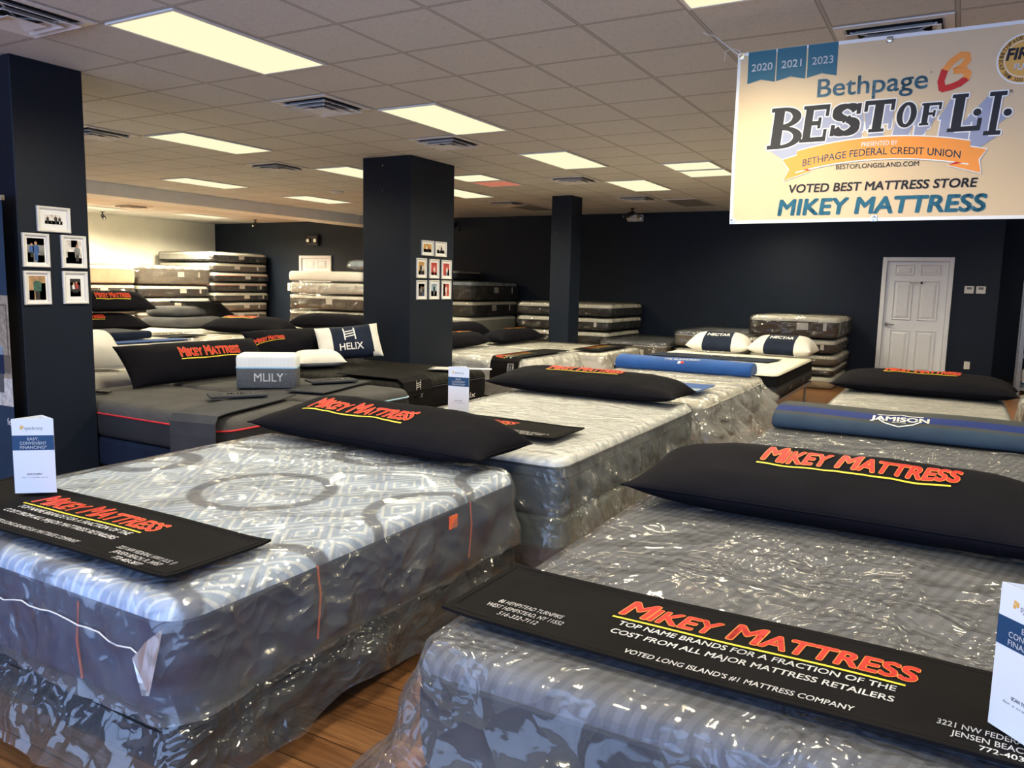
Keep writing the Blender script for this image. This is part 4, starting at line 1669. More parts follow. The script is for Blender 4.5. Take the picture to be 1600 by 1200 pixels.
def flat_runner(name, label, cx, cy, z, w, d, mat, rz=0., letters=None, group=None, th=.008, curl=.012, cat='bed runner'):
    t = thing(name, label, cat, (cx, cy, z), rz, group)

    def hz(x, y):
        a = max(0, abs(x) / (w / 2) - .85) / .15
        b = max(0, abs(y) / (d / 2) - .8) / .2
        return curl * (.5 * a * a + .35 * b * b) + .003 * math.sin(x * 5 + y * 3)
    bm = bmesh.new()
    nx_, ny_ = max(6, int(w / .04)), max(4, int(d / .04))
    gs = []
    for o in (th, 0):
        gs.append([[bm.verts.new((w * (i / nx_ - .5), d * (j / ny_ - .5), hz(w * (i / nx_ - .5), d * (j / ny_ - .5)) + o)) for j in range(ny_ + 1)] for i in range(nx_ + 1)])
    a, b = gs
    for i in range(nx_):
        for j in range(ny_):
            bm.faces.new((a[i][j], a[i + 1][j], a[i + 1][j + 1], a[i][j + 1]))
            bm.faces.new((b[i][j], b[i][j + 1], b[i + 1][j + 1], b[i + 1][j]))
    for i in range(nx_):
        bm.faces.new((b[i][0], b[i + 1][0], a[i + 1][0], a[i][0]))
        bm.faces.new((a[i][ny_], a[i + 1][ny_], b[i + 1][ny_], b[i][ny_]))
    for j in range(ny_):
        bm.faces.new((a[0][j], a[0][j + 1], b[0][j + 1], b[0][j]))
        bm.faces.new((b[nx_][j], b[nx_][j + 1], a[nx_][j + 1], a[nx_][j]))
    obj('cloth', bm, mat, t, smooth=False)
    # hem stitching
    bm = bmesh.new()
    iw, idp = w / 2 - .018, d / 2 - .018
    pts = [(-iw, -idp), (iw, -idp), (iw, idp), (-iw, idp), (-iw, -idp)]
    path = []
    for (ax, ay), (bx, by) in zip(pts, pts[1:]):
        for k in range(12):
            x, y = ax + (bx - ax) * k / 12, ay + (by - ay) * k / 12
            path.append((x, y, hz(x, y) + th + .0006))
    tube(bm, path, .0016, 4, False)
    obj('hem', bm, mat, t)
    for i, lt in enumerate(letters if isinstance(letters, list) else [letters] if letters else []):
        lt.build('address_print' if i > 2 else 'slogan_print' if i else 'lettering', t, lambda x, y, l: Vector((x, y, hz(x, y) + th + .0012 + .0007 * l)), .05)
    return t


def store_letters():
    """printing on the wide runners, in runner coordinates (centre 0,0; 1.5 x 0.4)"""
    L = Letters()
    L.logo(-.345, .352, .045, .096, .12, 1, True, .8)
    S1_, S2_ = Letters(), Letters()
    S1_.text('TOP NAME BRANDS FOR A FRACTION OF THE', -.325, .318, -.022, .026, M['print_white'], 1, .016, .08)
    S1_.text('COST FROM ALL MAJOR MATTRESS RETAILERS', -.325, .318, -.074, .026, M['print_white'], 1, .016, .08)
    S2_.text("VOTED LONG ISLAND'S #1 MATTRESS COMPANY", -.255, .25, -.158, .022, M['print_white'], 1, .014, .08)
    A1, A2 = Letters(), Letters()
    for i, s in enumerate(('86 HEMPSTEAD TURNPIKE', 'WEST HEMPSTEAD, NY 11552', '516-322-7112')):
        w = (.19, .226, .115)[i]
        A1.text(s, -.555 - w / 2, -.555 + w / 2, -.075 - .035 * i, .022, M['print_white'], 1, .009, .08)
    for i, s in enumerate(('3221 NW FEDERAL HWY (U.S. 1)', 'JENSEN BEACH, FL 34957', '772-403-3877')):
        w = (.27, .22, .125)[i]
        A2.text(s, .535 - w / 2, .535 + w / 2, -.115 - .033 * i, .022, M['print_white'], 1, .009, .08)
    return [L, S1_, S2_, A1, A2]


def tent_card(label, loc, rz, w=.148, h=.292):
    t = thing('tent_card', label, 'leaflet stand', loc, rz, 'financing cards on the beds')
    th = .0015
    d = w * .62
    bm = boxbm(-w / 2, w / 2, -th, 0, 0, h)
    obj('front_panel', bm, M['card_white'], t)
    for s in (-1, 1):
        bm = bmesh.new()
        a, b = Vector((s * w / 2, 0, 0)), Vector((0, d, 0))
        for z0_, z1_ in ((0, h),):
            v = [bm.verts.new(p) for p in ((a.x, a.y, z0_), (b.x, b.y, z0_), (b.x, b.y, z1_ + .02 * 0), (a.x, a.y, z1_),
                                           (a.x, a.y + th, z0_), (b.x, b.y + th * 1.4, z0_), (b.x, b.y + th * 1.4, z1_), (a.x, a.y + th, z1_))]
            for f in ((0, 1, 2, 3), (5, 4, 7, 6), (3, 2, 6, 7), (1, 0, 4, 5)):
                bm.faces.new([v[i] for i in f])
        obj('side_panel', bm, M['card_white'], t)
    k = h / .292
    fm = lambda x, y, l: Vector((x, -th - .0004 - .0004 * l, y))
    L = Letters()
    L.poly([(-w / 2, .17 * k), (w / 2, .17 * k), (w / 2, .228 * k), (-w / 2, .228 * k)], M['card_blue'], 1)
    for s, y, ww in (('EASY,', .2085, .040), ('CONVENIENT', .192, .094), ('FINANCING*', .1755, .094)):
        L.text(s, -ww / 2, ww / 2, y * k, .0115, M['print_white'], 2, .012)
    L.build('headline_band', t, fm)
    L = Letters()
    L.text('synchrony', -.028, .036, .250 * k, .0135, M['grey_ink'], 1)
    for a, b, c, d_ in ((-.044, -.038, .251, .259), (-.037, -.032, .255, .265), (-.043, -.037, .2605, .267)):
        L.poly([(a, c * k), (b, c * k), (b, d_ * k), (a, d_ * k)], M['gold'], 1)
    L.build('emblem', t, fm)
    L = Letters()
    L.text('SCAN TO APPLY', -.028, .028, .072 * k, .007, M['ink'], 1, .012)
    L.text('for a credit card', -.045, .045, .06 * k, .005, M['grey_ink'], 1)
    L.build('small_print', t, fm)
    return t


def bolster_letters(x0, x1, yb, h, fat=1., shear=.15):
    L = Letters()
    L.logo(x0, x1, yb, h, shear, 1, True, fat)
    return L


# ---- bed nearest the camera on the left: blue patterned mattress in a clear bag
AX0, AX1, AY0, AY1, AZ0, AZ1 = -1.5, .165, -2.215, -.275, .285, .64
A = mattress('mattress', 'blue geometric patterned mattress in a milky clear bag, front left bed', AX0, AX1, AY0, AY1, AZ0, AZ1, M['blue_top'], M['navy_side'],
             pipes=[(M['navy_side'], None)], q=.06, rc=.1, edge=.045, top_drop=.065)
ahx, ahy = (AX1 - AX0) / 2, (AY1 - AY0) / 2
drape(A, ahx, ahy, .1, AZ1 - AZ0, M['film_a'], const(.345), const(.018), fold=.012, foldn=4, q=.03, seed=3.3, ripple=.016, hem=.012, ridge=.11, crease=.03, calm=[(-.83, .73, -.96, -.47), (-.85, .8, .68, 1.0)])
bm = bmesh.new()
for z in (.12,):
    # torn flap of the bag folded over the near corner
    P = [(ahx - .012, -ahy - .022, .30), (ahx - .035, -ahy - .055, .115), (ahx - .06, -ahy - .06, .11), (ahx - .13, -ahy - .036, .19), (ahx - .075, -ahy - .03, .25)]
    bm.faces.new([bm.verts.new(p) for p in P])
obj('torn_flap', bm, M['film_flap'], A)
bm = bmesh.new()
pts = []
for i in range(30):
    f = i / 29
    pts.append((ahx - .1 - f * 1.4, -ahy - .03 + .004 * math.sin(i * 2.1), .20 + .03 * math.sin(f * 5) + .006 * math.sin(i * 1.7)))
tube(bm, pts, .0022, 5)
obj('torn_edge', bm, M['string'], A)
bm = boxbm(ahx + .012, ahx + .016, ahy - .62, ahy - .56, .22, .275)
obj('orange_label', bm, M['orange_tag'], A)
for yy in (-.42, .52):
    obj('orange_cord', tube(bmesh.new(), [(ahx + .006, yy, .30), (ahx + .012, yy + .008, .2), (ahx + .008, yy - .004, .05)], .004, 5), M['orange_tag'], A)
obj('orange_cord', tube(bmesh.new(), [(ahx - .42, -ahy - .006, .28), (ahx - .425, -ahy - .012, .16), (ahx - .415, -ahy - .008, .04)], .004, 5), M['orange_tag'], A)
FA = foundation('box_spring', 'low black box spring in loose clear plastic under the blue patterned mattress', AX0, AX1, AY0, AY1, .125, .285, M['dark_box'], legs=False)
drape(FA, ahx, ahy, .06, .284, M['film_box'], by_side(.22, .2, .2, .2), by_side(.09, .03, .03, .03), fold=.03, foldn=5, q=.04, seed=8.1, ripple=.0, hem=.05)
metal_frame('bedstead', 'black metal bed frame with casters under the front left bed', AX0 + .02, AX1 - .02, AY0 + .05, AY1 - .05, .124, M['black_metal'], leg_in=.36)
flat_runner('bed_runner', 'black runner printed red and white on the blue patterned front left bed', -.70, -1.95, .665, 1.5, .40, M['runner_cloth'], 0, store_letters(), 'black printed bed runners')
tent_card('white and blue financing card standing on the runner at the left edge', (-1.115, -1.85, .682), math.radians(40))
pillow('bolster_pillow', 'long black pillow with red lettering at the head of the front left bed', 1.6, .48, .185, (-.70, -.24, .655), -.05, M['black_cloth'], group='long black pillows with red lettering',
       letters=bolster_letters(-.51, .24, -.07, .12), seed=1., skew=.55, ey=4., flat=.35)

# ---- bed nearest the camera on the right: grey striped mattress under a clear sheet
BB = (.83, 2.33, -2.05, -.08, .30, .64)
B = mattress('mattress', 'grey striped mattress under loose clear plastic, front right bed', *BB, M['grey_top'], M['charcoal_side'], pipes=[(M['dark_pipe'], None)], q=.06, rc=.1, edge=.06, top_drop=.07)
drape(B, (BB[1] - BB[0]) / 2, (BB[3] - BB[2]) / 2, .11, .34, M['film_b'], by_side(.60, .5, .5, .56), by_side(.24, .1, .1, .17), fold=.06, foldn=2.6, q=.028, seed=5.2, ripple=.014, hem=.05, ridge=.06, corner_flare=.03, crease=.09, calm=[(-.76, .8, -.88, -.42), (-.8, .8, .42, 1.0)])
foundation('box_spring', 'dark box spring hidden by plastic under the front right bed', *BB[:4], .12, .295, M['charcoal_side'])
flat_runner('bed_runner', 'black runner with address and slogan on the front right bed', 1.585, -1.715, .665, 1.5, .395, M['runner_cloth'], -.012, store_letters(), 'black printed bed runners')
tent_card('white and blue financing card at the right edge on the black runner', (2.125, -1.837, .682), math.radians(-46))
pillow('bolster_pillow', 'long black pillow with red lettering on the front right bed', 1.62, .54, .195, (1.63, -.34, .655), -.02, M['black_cloth'], group='long black pillows with red lettering',
       letters=bolster_letters(-.33, .385, -.0, .125), seed=2., skew=.6, ey=4., flat=.38)

# ---- middle bed: white mattress with grey-blue border in clear plastic
CC = (-1.2, .28, -.04, 2.27, .345, .66)
C_ = mattress('mattress', 'white mattress with grey blue sides in clear plastic, middle bed behind front left one', *CC, M['white_top'], M['teal_side'], pipes=[(M['dark_pipe'], None), (M['dark_pipe'], .66)], q=.07, rc=.09, edge=.05, top_drop=.055)
drape(C_, (CC[1] - CC[0]) / 2, (CC[3] - CC[2]) / 2, .09, .315, M['film_c'], by_side(.52, .44, .3, .3), by_side(.05, .09, .05, .05), fold=.075, foldn=6, q=.03, seed=12., ripple=.014, hem=.1, ridge=.012, crease=.05, calm=[(-.8, .8, .8, 1.2), (-.75, .75, -.9, -.4)])
FC = foundation('box_spring', 'pale green wrapped box spring under the middle white mattress', CC[0], CC[1], CC[2] + .02, CC[3], .16, .345, M['green_side'], legs=False, wrap=M['film_box'])
t = thing('cardboard_box', 'flat brown cardboard carton with handwriting under the middle bed', 'box', (-.46, 1.1, 0))
obj('carton', bevel(boxbm(-.72, .715, -1.0, 1.12, 0, .158), .006), M['cardboard'], t)
L = Letters()
L.text('King', 0, .12, .0, .05, M['ink'], 1)
L.text('9', .16, .2, .0, .06, M['ink'], 1)
L.build('handwriting', t, lambda x, y, l: Vector((.7165, x - .75, y + .05)))
flat_runner('bed_runner', 'black runner partly hidden by the long pillow, on the middle white bed', -.66, .45, .684, 1.5, .42, M['runner_cloth'], .0, store_letters(), 'black printed bed runners')
tent_card('white and blue financing card standing on the middle white bed', (-.80, .655, .70), math.radians(7))
pillow('bolster_pillow', 'long black pillow with red lettering at the head of the middle white bed', 1.64, .50, .165, (-.58, 2.17, .675), -.03, M['black_cloth'], group='long black pillows with red lettering',
       letters=bolster_letters(-.38, .29, .04, .10), seed=3., skew=.5, ey=4., flat=.35)

# ---- bed behind it with the royal blue roll
DD = (-1.35, .25, 2.62, 4.85, .30, .62)
D_ = mattress('mattress', 'cream quilted mattress with dark sides in torn plastic, under the royal blue roll', *DD, M['cream_top'], M['black_side'], pipes=[(M['white_pipe'], None)], q=.07, edge=.05)
drape(D_, (DD[1] - DD[0]) / 2, (DD[3] - DD[2]) / 2, .09, .32, M['film_loose'], by_side(.36, .46, .3, .3), by_side(.05, .2, .05, .05), fold=.12, foldn=4.5, q=.035, seed=21., ripple=.012, hem=.16, corner_flare=.1, crease=.1)
foundation('box_spring', 'dark box spring under the bed with the royal blue roll', DD[0], DD[1], DD[2], DD[3], .2, .298, M['brown_side'], legs=False)
metal_frame('bedstead', 'grey metal frame under the bed with the royal blue roll', DD[0], DD[1], DD[2] + .05, DD[3], .198, M['grey_metal'], wheels=False)


def roll(name, label, x0, x1, prof, segmats, cat='bed runner', letters=None, lmap=None, lname='lettering', endsoft=.02, rz=0., sub=6):
    """long soft roll along x; prof: closed (y, z) outline, one material per outline segment"""
    cx = (x0 + x1) / 2
    t = thing(name, label, cat, (cx, prof[0][0], prof[0][1]), rz)
    oy, oz = prof[0]
    hl = (x1 - x0) / 2
    cyy = sum(p[0] for p in prof) / len(prof) - oy
    czz = sum(p[1] for p in prof) / len(prof) - oz
    mlist = []
    for m_ in segmats:
        if m_ not in mlist:
            mlist.append(m_)
    bm = bmesh.new()
    xs = [(-hl, .82), (-hl + .012, .95), (-hl + .03, 1)] + [(-hl + .03 + (2 * hl - .06) * i / 14, 1) for i in range(1, 14)] + [(hl - .03, 1), (hl - .012, .95), (hl, .82)]
    prev = None
    for x, k in xs:
        r = [bm.verts.new((x, cyy + (p[0] - oy - cyy) * k, max(.0, czz + (p[1] - oz - czz) * k) + .004 * math.sin(x * 7) * (1 if p[1] - oz > .06 else 0))) for p in prof]
        if prev:
            for i in range(len(r)):
                f = bm.faces.new((prev[i], r[i], r[(i + 1) % len(r)], prev[(i + 1) % len(r)]))
                f.material_index = mlist.index(segmats[i])
                f.smooth = True
        else:
            bm.faces.new(r)
        prev = r
    bm.faces.new(prev[::-1])
    bmesh.ops.recalc_face_normals(bm, faces=bm.faces[:])
    obj('roll', bm, mlist, t)
    if letters:
        letters.build(lname, t, lmap, .03)
    return t


def profmap(prof):
    """map (x, s, layer): s runs along the outline from its first point"""
    P = Path([(0, y - prof[0][0], z - prof[0][1]) for y, z in prof])

    def f(x, s, l):
        p, d = P.at(s)
        n = Vector((0, -d.z, d.y))
        return Vector((x, p.y, p.z + .004 * math.sin(x * 7) * (1 if p.z > .06 else 0))) + n * (.002 + .001 * l)
    return f


dp = [(4.62, .632), (4.60, .66), (4.605, .70), (4.64, .74), (4.70, .765), (4.78, .775), (4.86, .765), (4.92, .73), (4.945, .68), (4.93, .632)]
L = Letters()
L.text('THE ALIGNLIGHT', -.20, .20, .165, .04, M['print_white'], 1, .02)
for a, b, m_ in ((-.03, .0, 'print_white'), (.004, .034, 'red')):
    L.poly([(a, .105), (b, .105), (b, .14), (a, .14)], M[m_], 1)
roll('rolled_runner', 'royal blue roll with small white words across the cream bed', -1.33, .16, dp, [M['royal']] * len(dp), letters=L, lmap=profmap(dp))
t = thing('bed_runner', 'blue and grey printed runner corner on the cream bed behind long black pillow', 'bed runner', (-.45, 3.1, .655))
bm = bmesh.new()
strip(bm, [(.58, 0, .016), (.2, 0, .016), (-.6, 0, .016)], (0, 1, 0), .55, .006, 0)
obj('cloth', bm, [M['royal']], t)
bm = bmesh.new()
strip(bm, [(.57, -.17, .024), (.2, -.17, .024), (-.6, -.17, .024)], (0, 1, 0), .14, .003, 0)
obj('grey_stripe', bm, M['pale_blue_cloth'], t)

# ---- bed on the grey stand with the two white and navy pillows
EE = (-1.6, .31, 5.2, 7.62, .33, .64)
E_ = mattress('mattress', 'cream topped mattress with black sides on a grey stand, under navy banded pillows', *EE, M['cream_top'], M['black_side'], pipes=[(M['black_side'], None), (M['dark_pipe'], .45)], q=.07, rc=.1, edge=.05, band=(M['charcoal_side'], .08, .42))
for yy in (-.45, .42):
    bm = boxbm((EE[1] - EE[0]) / 2 + .008, (EE[1] - EE[0]) / 2 + .016, yy - .1, yy + .1, .05, .1)
    obj('handle', bm, M['black_metal'], E_)
metal_frame('bedstead', 'grey steel stand with straight legs under the cream and black bed', EE[0] + .03, EE[1] - .0, EE[2] + .05, EE[3], .328, M['grey_metal'], wheels=False, leg_in=.3)
t = thing('bed_runner', 'dark navy runner with white word across the cream and black bed', 'bed runner', (-.7, 6.55, .648))
bm = bmesh.new()
strip(bm, [(-.85, 0, .003), (-.3, 0, .006), (.2, .0, .004), (.72, -.0, .004)], (.12, 1, 0), .55, .006)
obj('cloth', bm, M['navy_cloth'], t)
L = Letters()
L.text('NECTAR', -.22, .22, -.02, .13, M['print_white'], 1, .03)
L.build('lettering', t, lambda x, y, l: Vector((x + .1, y, .0135 + .001 * l)), .06)
for lab, cx, rz in (('white pillow with navy band, left of two on the grey stand bed', -.95, .03), ('white pillow with navy band, right of two on the grey stand bed', -.09, -.1)):
    L = Letters()
    L.text('NECTAR', -.16, .16, -.075, .08, M['print_white'], 1, .035)
    pillow('pillow', lab, .86, .44, .24, (cx, 7.58, .655), rz, M['white_pillow'], group='white pillows with navy bands', letters=L, skew=.4, ey=3.5, bandmat=M['navy_cloth'], bands=[(-.2, .2)], nu=44, nv=20, seed=4 + cx)

# ---- right column: the bed with the long striped roll
FF = (.95, 2.45, .62, 2.55, .30, .66)
F_ = mattress('mattress', 'grey mattress under wrinkled clear plastic, under the striped roll', *FF, M['grey_top'], M['charcoal_side'], q=.07, edge=.05)
drape(F_, .75, .965, .1, .36, M['film_b'], const(.42), const(.08), fold=.04, foldn=4, q=.04, seed=31., ripple=.014, hem=.08, ridge=.05, calm=[(-.75, .75, -.12, .46)])
foundation('box_spring', 'dark box spring under the bed with the striped roll', *FF[:4], .12, .298, M['charcoal_side'])
jp = [(1.52, .672), (1.495, .685), (1.50, .715), (1.53, .745), (1.565, .757), (1.605, .768), (1.66, .78), (1.72, .789), (1.80, .796), (1.92, .79), (1.99, .76), (2.01, .72), (1.99, .672)]
jm = [M['steel_blue'], M['steel_blue'], M['steel_blue'], M['steel_blue'], M['slate_cloth'], M['mid_blue'], M['mid_blue'], M['slate_cloth'], M['slate_cloth'], M['slate_cloth'], M['slate_cloth'], M['slate_cloth'], M['slate_cloth']]
L = Letters()
L.text('JAMISON', -.155, .155, .17, .07, M['print_white'], 2, .035)
sh = [(-.125, .27), (-.05, .272), (0, .295), (.05, .272), (.125, .27), (.118, .19), (.075, .135), (0, .098), (-.075, .135), (-.118, .19)]
for i in range(len(sh)):
    if i in (4, 9):
        continue
    (ax, ay), (bx, by) = sh[i], sh[(i + 1) % len(sh)]
    dx, dy = bx - ax, by - ay
    ln = math.hypot(dx, dy)
    ox, oy = -dy / ln * .0055, dx / ln * .0055
    L.poly([(ax + ox, ay + oy), (ax - ox, ay - oy), (bx - ox, by - oy), (bx + ox, by + oy)], M['print_white'], 1)
L.text('BEDDING', -.035, .035, .148, .014, M['print_white'], 1, .03)
pm = profmap(jp)
roll('rolled_runner', 'long grey and blue striped roll with white shield emblem, right side bed', .985, 2.62, jp, jm, letters=L, lmap=lambda x, s, l: pm(x - .10, s + .01, l))

# ---- right column: silver mattress with the long black pillow
GG = (1.05, 2.38, 2.85, 4.95, .30, .6)
G_ = mattress('mattress', 'silvery quilted mattress in clear film, right side bed before the white door', *GG, M['silver_top'], M['white_side'], q=.07, edge=.04)
drape(G_, .665, 1.05, .09, .3, M['film_c'], const(.26), const(.03), fold=.03, foldn=5, q=.05, seed=41., ripple=.01, hem=.04)
foundation('box_spring', 'pale box spring under the silvery mattress on the right', *GG[:4], .12, .298, M['white_side'])
pillow('bolster_pillow', 'long black pillow with red lettering in front of the white door', 1.5, .54, .175, (1.72, 4.5, .615), -.03, M['black_cloth'], group='long black pillows with red lettering',
       letters=bolster_letters(-.33, .30, .06, .11), seed=5., skew=.5, ey=4., flat=.35)

# mattress corner at the right edge
t = mattress('mattress', 'plastic wrapped mattress corner at the right edge beside the steel rack', 2.56, 3.9, 3.9, 5.6, .12, .56, M['plain_top'], M['white_side'], wrap=M['film_loose'], q=.08, wrap_amp=.03)
foundation('box_spring', 'low base under the wrapped mattress at the right edge', 2.58, 3.88, 3.92, 5.58, .05, .118, M['black_side'])

# ---- steel rack with packs at far right
RX0, RX1, RY0, RY1 = 2.84, 3.75, 10.75, 11.25
t = thing('steel_rack', 'grey steel shelf rack at the right edge against the dark recess', 'shelf rack', ((RX0 + RX1) / 2, (RY0 + RY1) / 2, 0))
rw, rd = (RX1 - RX0) / 2, (RY1 - RY0) / 2
for sx in (-1, 1):
    for sy in (-1, 1):
        obj('post', boxbm(sx * rw - .03, sx * rw + .03, sy * rd - .03, sy * rd + .03, 0, 1.75), M['steel_rack'], t)
SHZ = (.12, .62, 1.02, 1.42)
for z in SHZ:
    obj('shelf', boxbm(-rw, rw, -rd, rd, z - .05, z), M['steel_rack'], t)
for i, z in enumerate(SHZ[:3]):
    for j in range(3):
        x = -rw + .19 + j * .265
        k = thing('bedding_pack', 'clear wrapped white bedding pack on the %s shelf of the steel rack' % ('lowest', 'second', 'third')[i], 'bedding pack', ((RX0 + RX1) / 2 + x, (RY0 + RY1) / 2 - .02, z + .002), group='bedding packs on the rack')
        obj('pack', bevel(boxbm(-.125, .125, -.18, .18, 0, .26), .03, 3), M['card_white'], k, smooth=False)
        obj('printed_band', boxbm(-.127, .127, -.183, .183, .03, .07), M['card_blue'], k)


# ================================================================== left block of beds (heads to the pillars)
# ---- pair of charcoal beds side by side on dark bases
H1 = (-4.3, -2.25, .012, .985, .32, .6)
H2 = (-4.3, -2.2, 1.0, 2.06, .32, .6)
h1 = mattress('mattress', 'charcoal mattress with thin red piping beside the left photo pillar', *H1, M['charcoal_top'], M['charcoal_side'], pipes=[(M['red_pipe'], None)], q=.08, rc=.12, edge=.08, top_drop=.1)
h2 = mattress('mattress', 'charcoal mattress with light blue piping beyond the red piped one', *H2, M['charcoal_top'], M['charcoal_side'], pipes=[(M['light_blue'], None)], q=.08, rc=.12, edge=.06, top_drop=.08)
L = Letters()
L.text('PowerCool', .02, .44, .05, .06, M['print_white'], 1, .02)
L.build('lettering', h2, lambda x, y, l: Vector(((H2[1] - H2[0]) / 2 + .01, x, y + .02)), .1)
for nm, hh, lab in (('h1', H1, 'dark adjustable base under the red piped charcoal mattress'), ('h2', H2, 'dark adjustable base under the blue piped charcoal mattress')):
    foundation('adjustable_base', lab, *hh[:4], .1, .318, M['navy_cloth'])


def tagpad(label, cx, cy, z, rz, w, d, text):
    t = thing('sign_pad', label, 'sign', (cx, cy, z), rz, 'charcoal sign pads on the charcoal beds')
    obj('pad', bevel(boxbm(-w / 2, w / 2, -d / 2, d / 2, 0, .02), .008), M['grey_runner'], t)
    L = Letters()
    L.text(text, -w * .3, w * .3, -d * .12, d * .26, M['print_white'], 1, .02)
    L.build('lettering', t, lambda x, y, l: Vector((x, y, .0213)))
    return t


t = thing('bed_runner', 'charcoal runner hanging over the edge of the red piped charcoal bed', 'bed runner', (-2.62, .5, .6))
wd = Vector((1, .22, 0)).normalized()
pr = [(.215, -.60, -.24), (.205, -.595, -.12), (.195, -.585, -.035), (.18, -.55, .008), (.15, -.45, .014), (-.02, .2, .014), (-.13, .47, .014)]
bm = bmesh.new()
strip(bm, pr, wd, .36, .008)
obj('cloth', bm, M['grey_runner'], t)
tagpad('charcoal pad with white letters on the charcoal hanging runner', -2.80, .62, .632, 1.0, .42, .22, 'MLILY')
t = thing('bed_runner', 'charcoal runner lying across the blue piped charcoal bed', 'bed runner', (-2.75, 1.6, .6))
bm = bmesh.new()
strip(bm, [(.1, -.42, .012), (.05, -.2, .012), (-.05, .2, .012), (-.1, .42, .012)], wd, .36, .008)
obj('cloth', bm, M['grey_runner'], t)
tagpad('charcoal pad with white letters on the blue piped charcoal bed', -2.85, 1.72, .632, 1.1, .42, .22, 'MLILY')

# foam sample block
t = thing('foam_sample', 'small white and grey sample block of a mattress standing on charcoal bed', 'sample block', (-3.18, 1.30, .604), math.radians(38))
bw, bd = .25, .13
obj('base', loft(bw, bd, .03, [(.006, 0), (0, .01), (0, .165), (.002, .17)], 8, 4, 5, True, True), M['heather'], t, smooth=True)
obj('piping', loft(bw, bd, .03, [(0, .166), (-.004, .170), (-.004, .178), (0, .182)], 8, 4, 5, False), M['light_blue'], t, smooth=True)
obj('top_layer', loft(bw, bd, .03, [(0, .18), (0, .255), (.006, .275), (.025, .287), (.04, .29), (.04, .291, .5)], 8, 4, 5, True), M['sample_white'], t, smooth=True)
L = Letters()
L.text('MLILY', -.1, .14, .06, .07, M['print_white'], 1, .015)
L.text('o', .155, .165, .118, .01, M['print_white'], 1)
L.build('lettering', t, lambda x, y, l: Vector((x, -bd - .002, y)))
pillow('bolster_pillow', 'long black pillow with red lettering leaning at the head of charcoal beds', 1.5, .42, .22, (-4.12, 1.28, .715), 0, M['black_cloth'], group='long black pillows with red lettering',
       letters=bolster_letters(-.28, .40, -.02, .105), seed=6., rot=(math.radians(52), 0, math.radians(90)), flat=.4)
t = thing('remote_control', 'small black remote lying on the charcoal bed by the pillar', 'remote control', (-3.93, .22, .604), .35)
obj('body', bevel(boxbm(-.11, .11, -.028, .028, 0, .018), .006), M['black_metal'], t)
bm = bmesh.new()
for i in range(5):
    box(bm, -.08 + i * .03, -.065 + i * .03, -.01, .01, .018, .02)
obj('buttons', bm, M['grey_ink'], t)

# ---- black quilted bed
II = (-4.45, -2.42, 2.14, 3.72, .30, .62)
i_ = mattress('mattress', 'black quilted mattress in front of the middle pillar', *II, M['black_top'], M['black_side'], pipes=[(M['black_side'], None), (M['dark_pipe'], .7)], q=.08, rc=.12, edge=.07, top_drop=.08)
L = Letters()
L.text('Helix', .15, .5, .04, .06, M['print_white'], 1, .0, .2)
L.build('lettering', i_, lambda x, y, l: Vector(((II[1] - II[0]) / 2 + .01, x, y)), .1)
foundation('adjustable_base', 'dark base under the black quilted mattress', *II[:4], .1, .298, M['black_side'])
t = thing('bed_runner', 'black runner with white emblem over the end of the black bed', 'bed runner', (-2.62, 2.42, .62))
bm = bmesh.new()
pr2 = [(.22, 0, -.26), (.215, 0, -.1), (.19, 0, -.02), (.12, 0, .012), (-.05, .0, .012), (-.6, 0, .012)]
strip(bm, pr2, (0, 1, 0), .44, .008)
obj('cloth', bm, M['runner_cloth'], t)


def helix_mark(L, cx, cy, s, mat):
    for x in (-.42, .42):
        L.poly([(cx + (x - .05) * s, cy - .6 * s), (cx + (x + .05) * s, cy - .6 * s), (cx + (x + .05) * s, cy + .6 * s), (cx + (x - .05) * s, cy + .6 * s)], mat, 1)
    for y in (-.25, .0, .25):
        L.poly([(cx - .42 * s, cy + (y - .12) * s), (cx + .42 * s, cy + (y + .02) * s), (cx + .42 * s, cy + (y + .12) * s), (cx - .42 * s, cy + (y - .02) * s)], mat, 1)


L = Letters()
helix_mark(L, -.02, -.05, .075, M['print_white'])
L.text('HELIX', -.09, .05, -.17, .035, M['print_white'], 1, .02)
L.build('lettering', t, lambda x, y, l: Vector((.229, x, y)))
t = thing('leaflet', 'pale printed sheet lying on the black quilted bed', 'leaflet', (-2.62, 3.25, .634), .4)
obj('sheet', boxbm(-.2, .2, -.13, .13, 0, .006), M['grey_ink'], t)
obj('printed_block', boxbm(-.16, .16, -.1, .1, .006, .0075), M['photo_pale'], t)
t = thing('leaflet', 'narrow white strip beside the sheet on the black quilted bed', 'leaflet', (-2.36, 3.42, .634), .5)
obj('sheet', boxbm(-.13, .13, -.035, .035, 0, .01), M['print_white'], t)
L = Letters()
helix_mark(L, 0, .06, .14, M['print_white'])
L.text('HELIX', -.13, .13, -.14, .075, M['print_white'], 1, .02)
pillow('pillow', 'white pillow with navy band and white emblem leaning up on the black bed', .70, .42, .2, (-3.95, 3.2, .80), 0, M['white_pillow'], letters=L, bandmat=M['navy_cloth'], bands=[(-.2, .24)],
       rot=(math.radians(58), math.radians(-5), math.radians(52)), nu=44, nv=22, seed=8, flat=.45)
pillow('pillow', 'plain white pillow lying beside the upright navy banded pillow', .5, .42, .17, (-3.85, 2.6, .635), math.radians(60), M['white_pillow'], nu=36, nv=20, seed=9)
pillow('bolster_pillow', 'long black pillow behind the white pillows on the black bed', 1.45, .40, .22, (-4.42, 2.9, .765), 0, M['black_cloth'], group='long black pillows with red lettering',
       letters=bolster_letters(-.7, -.35, .0, .05), rot=(math.radians(50), 0, math.radians(88)), seed=10, flat=.4)

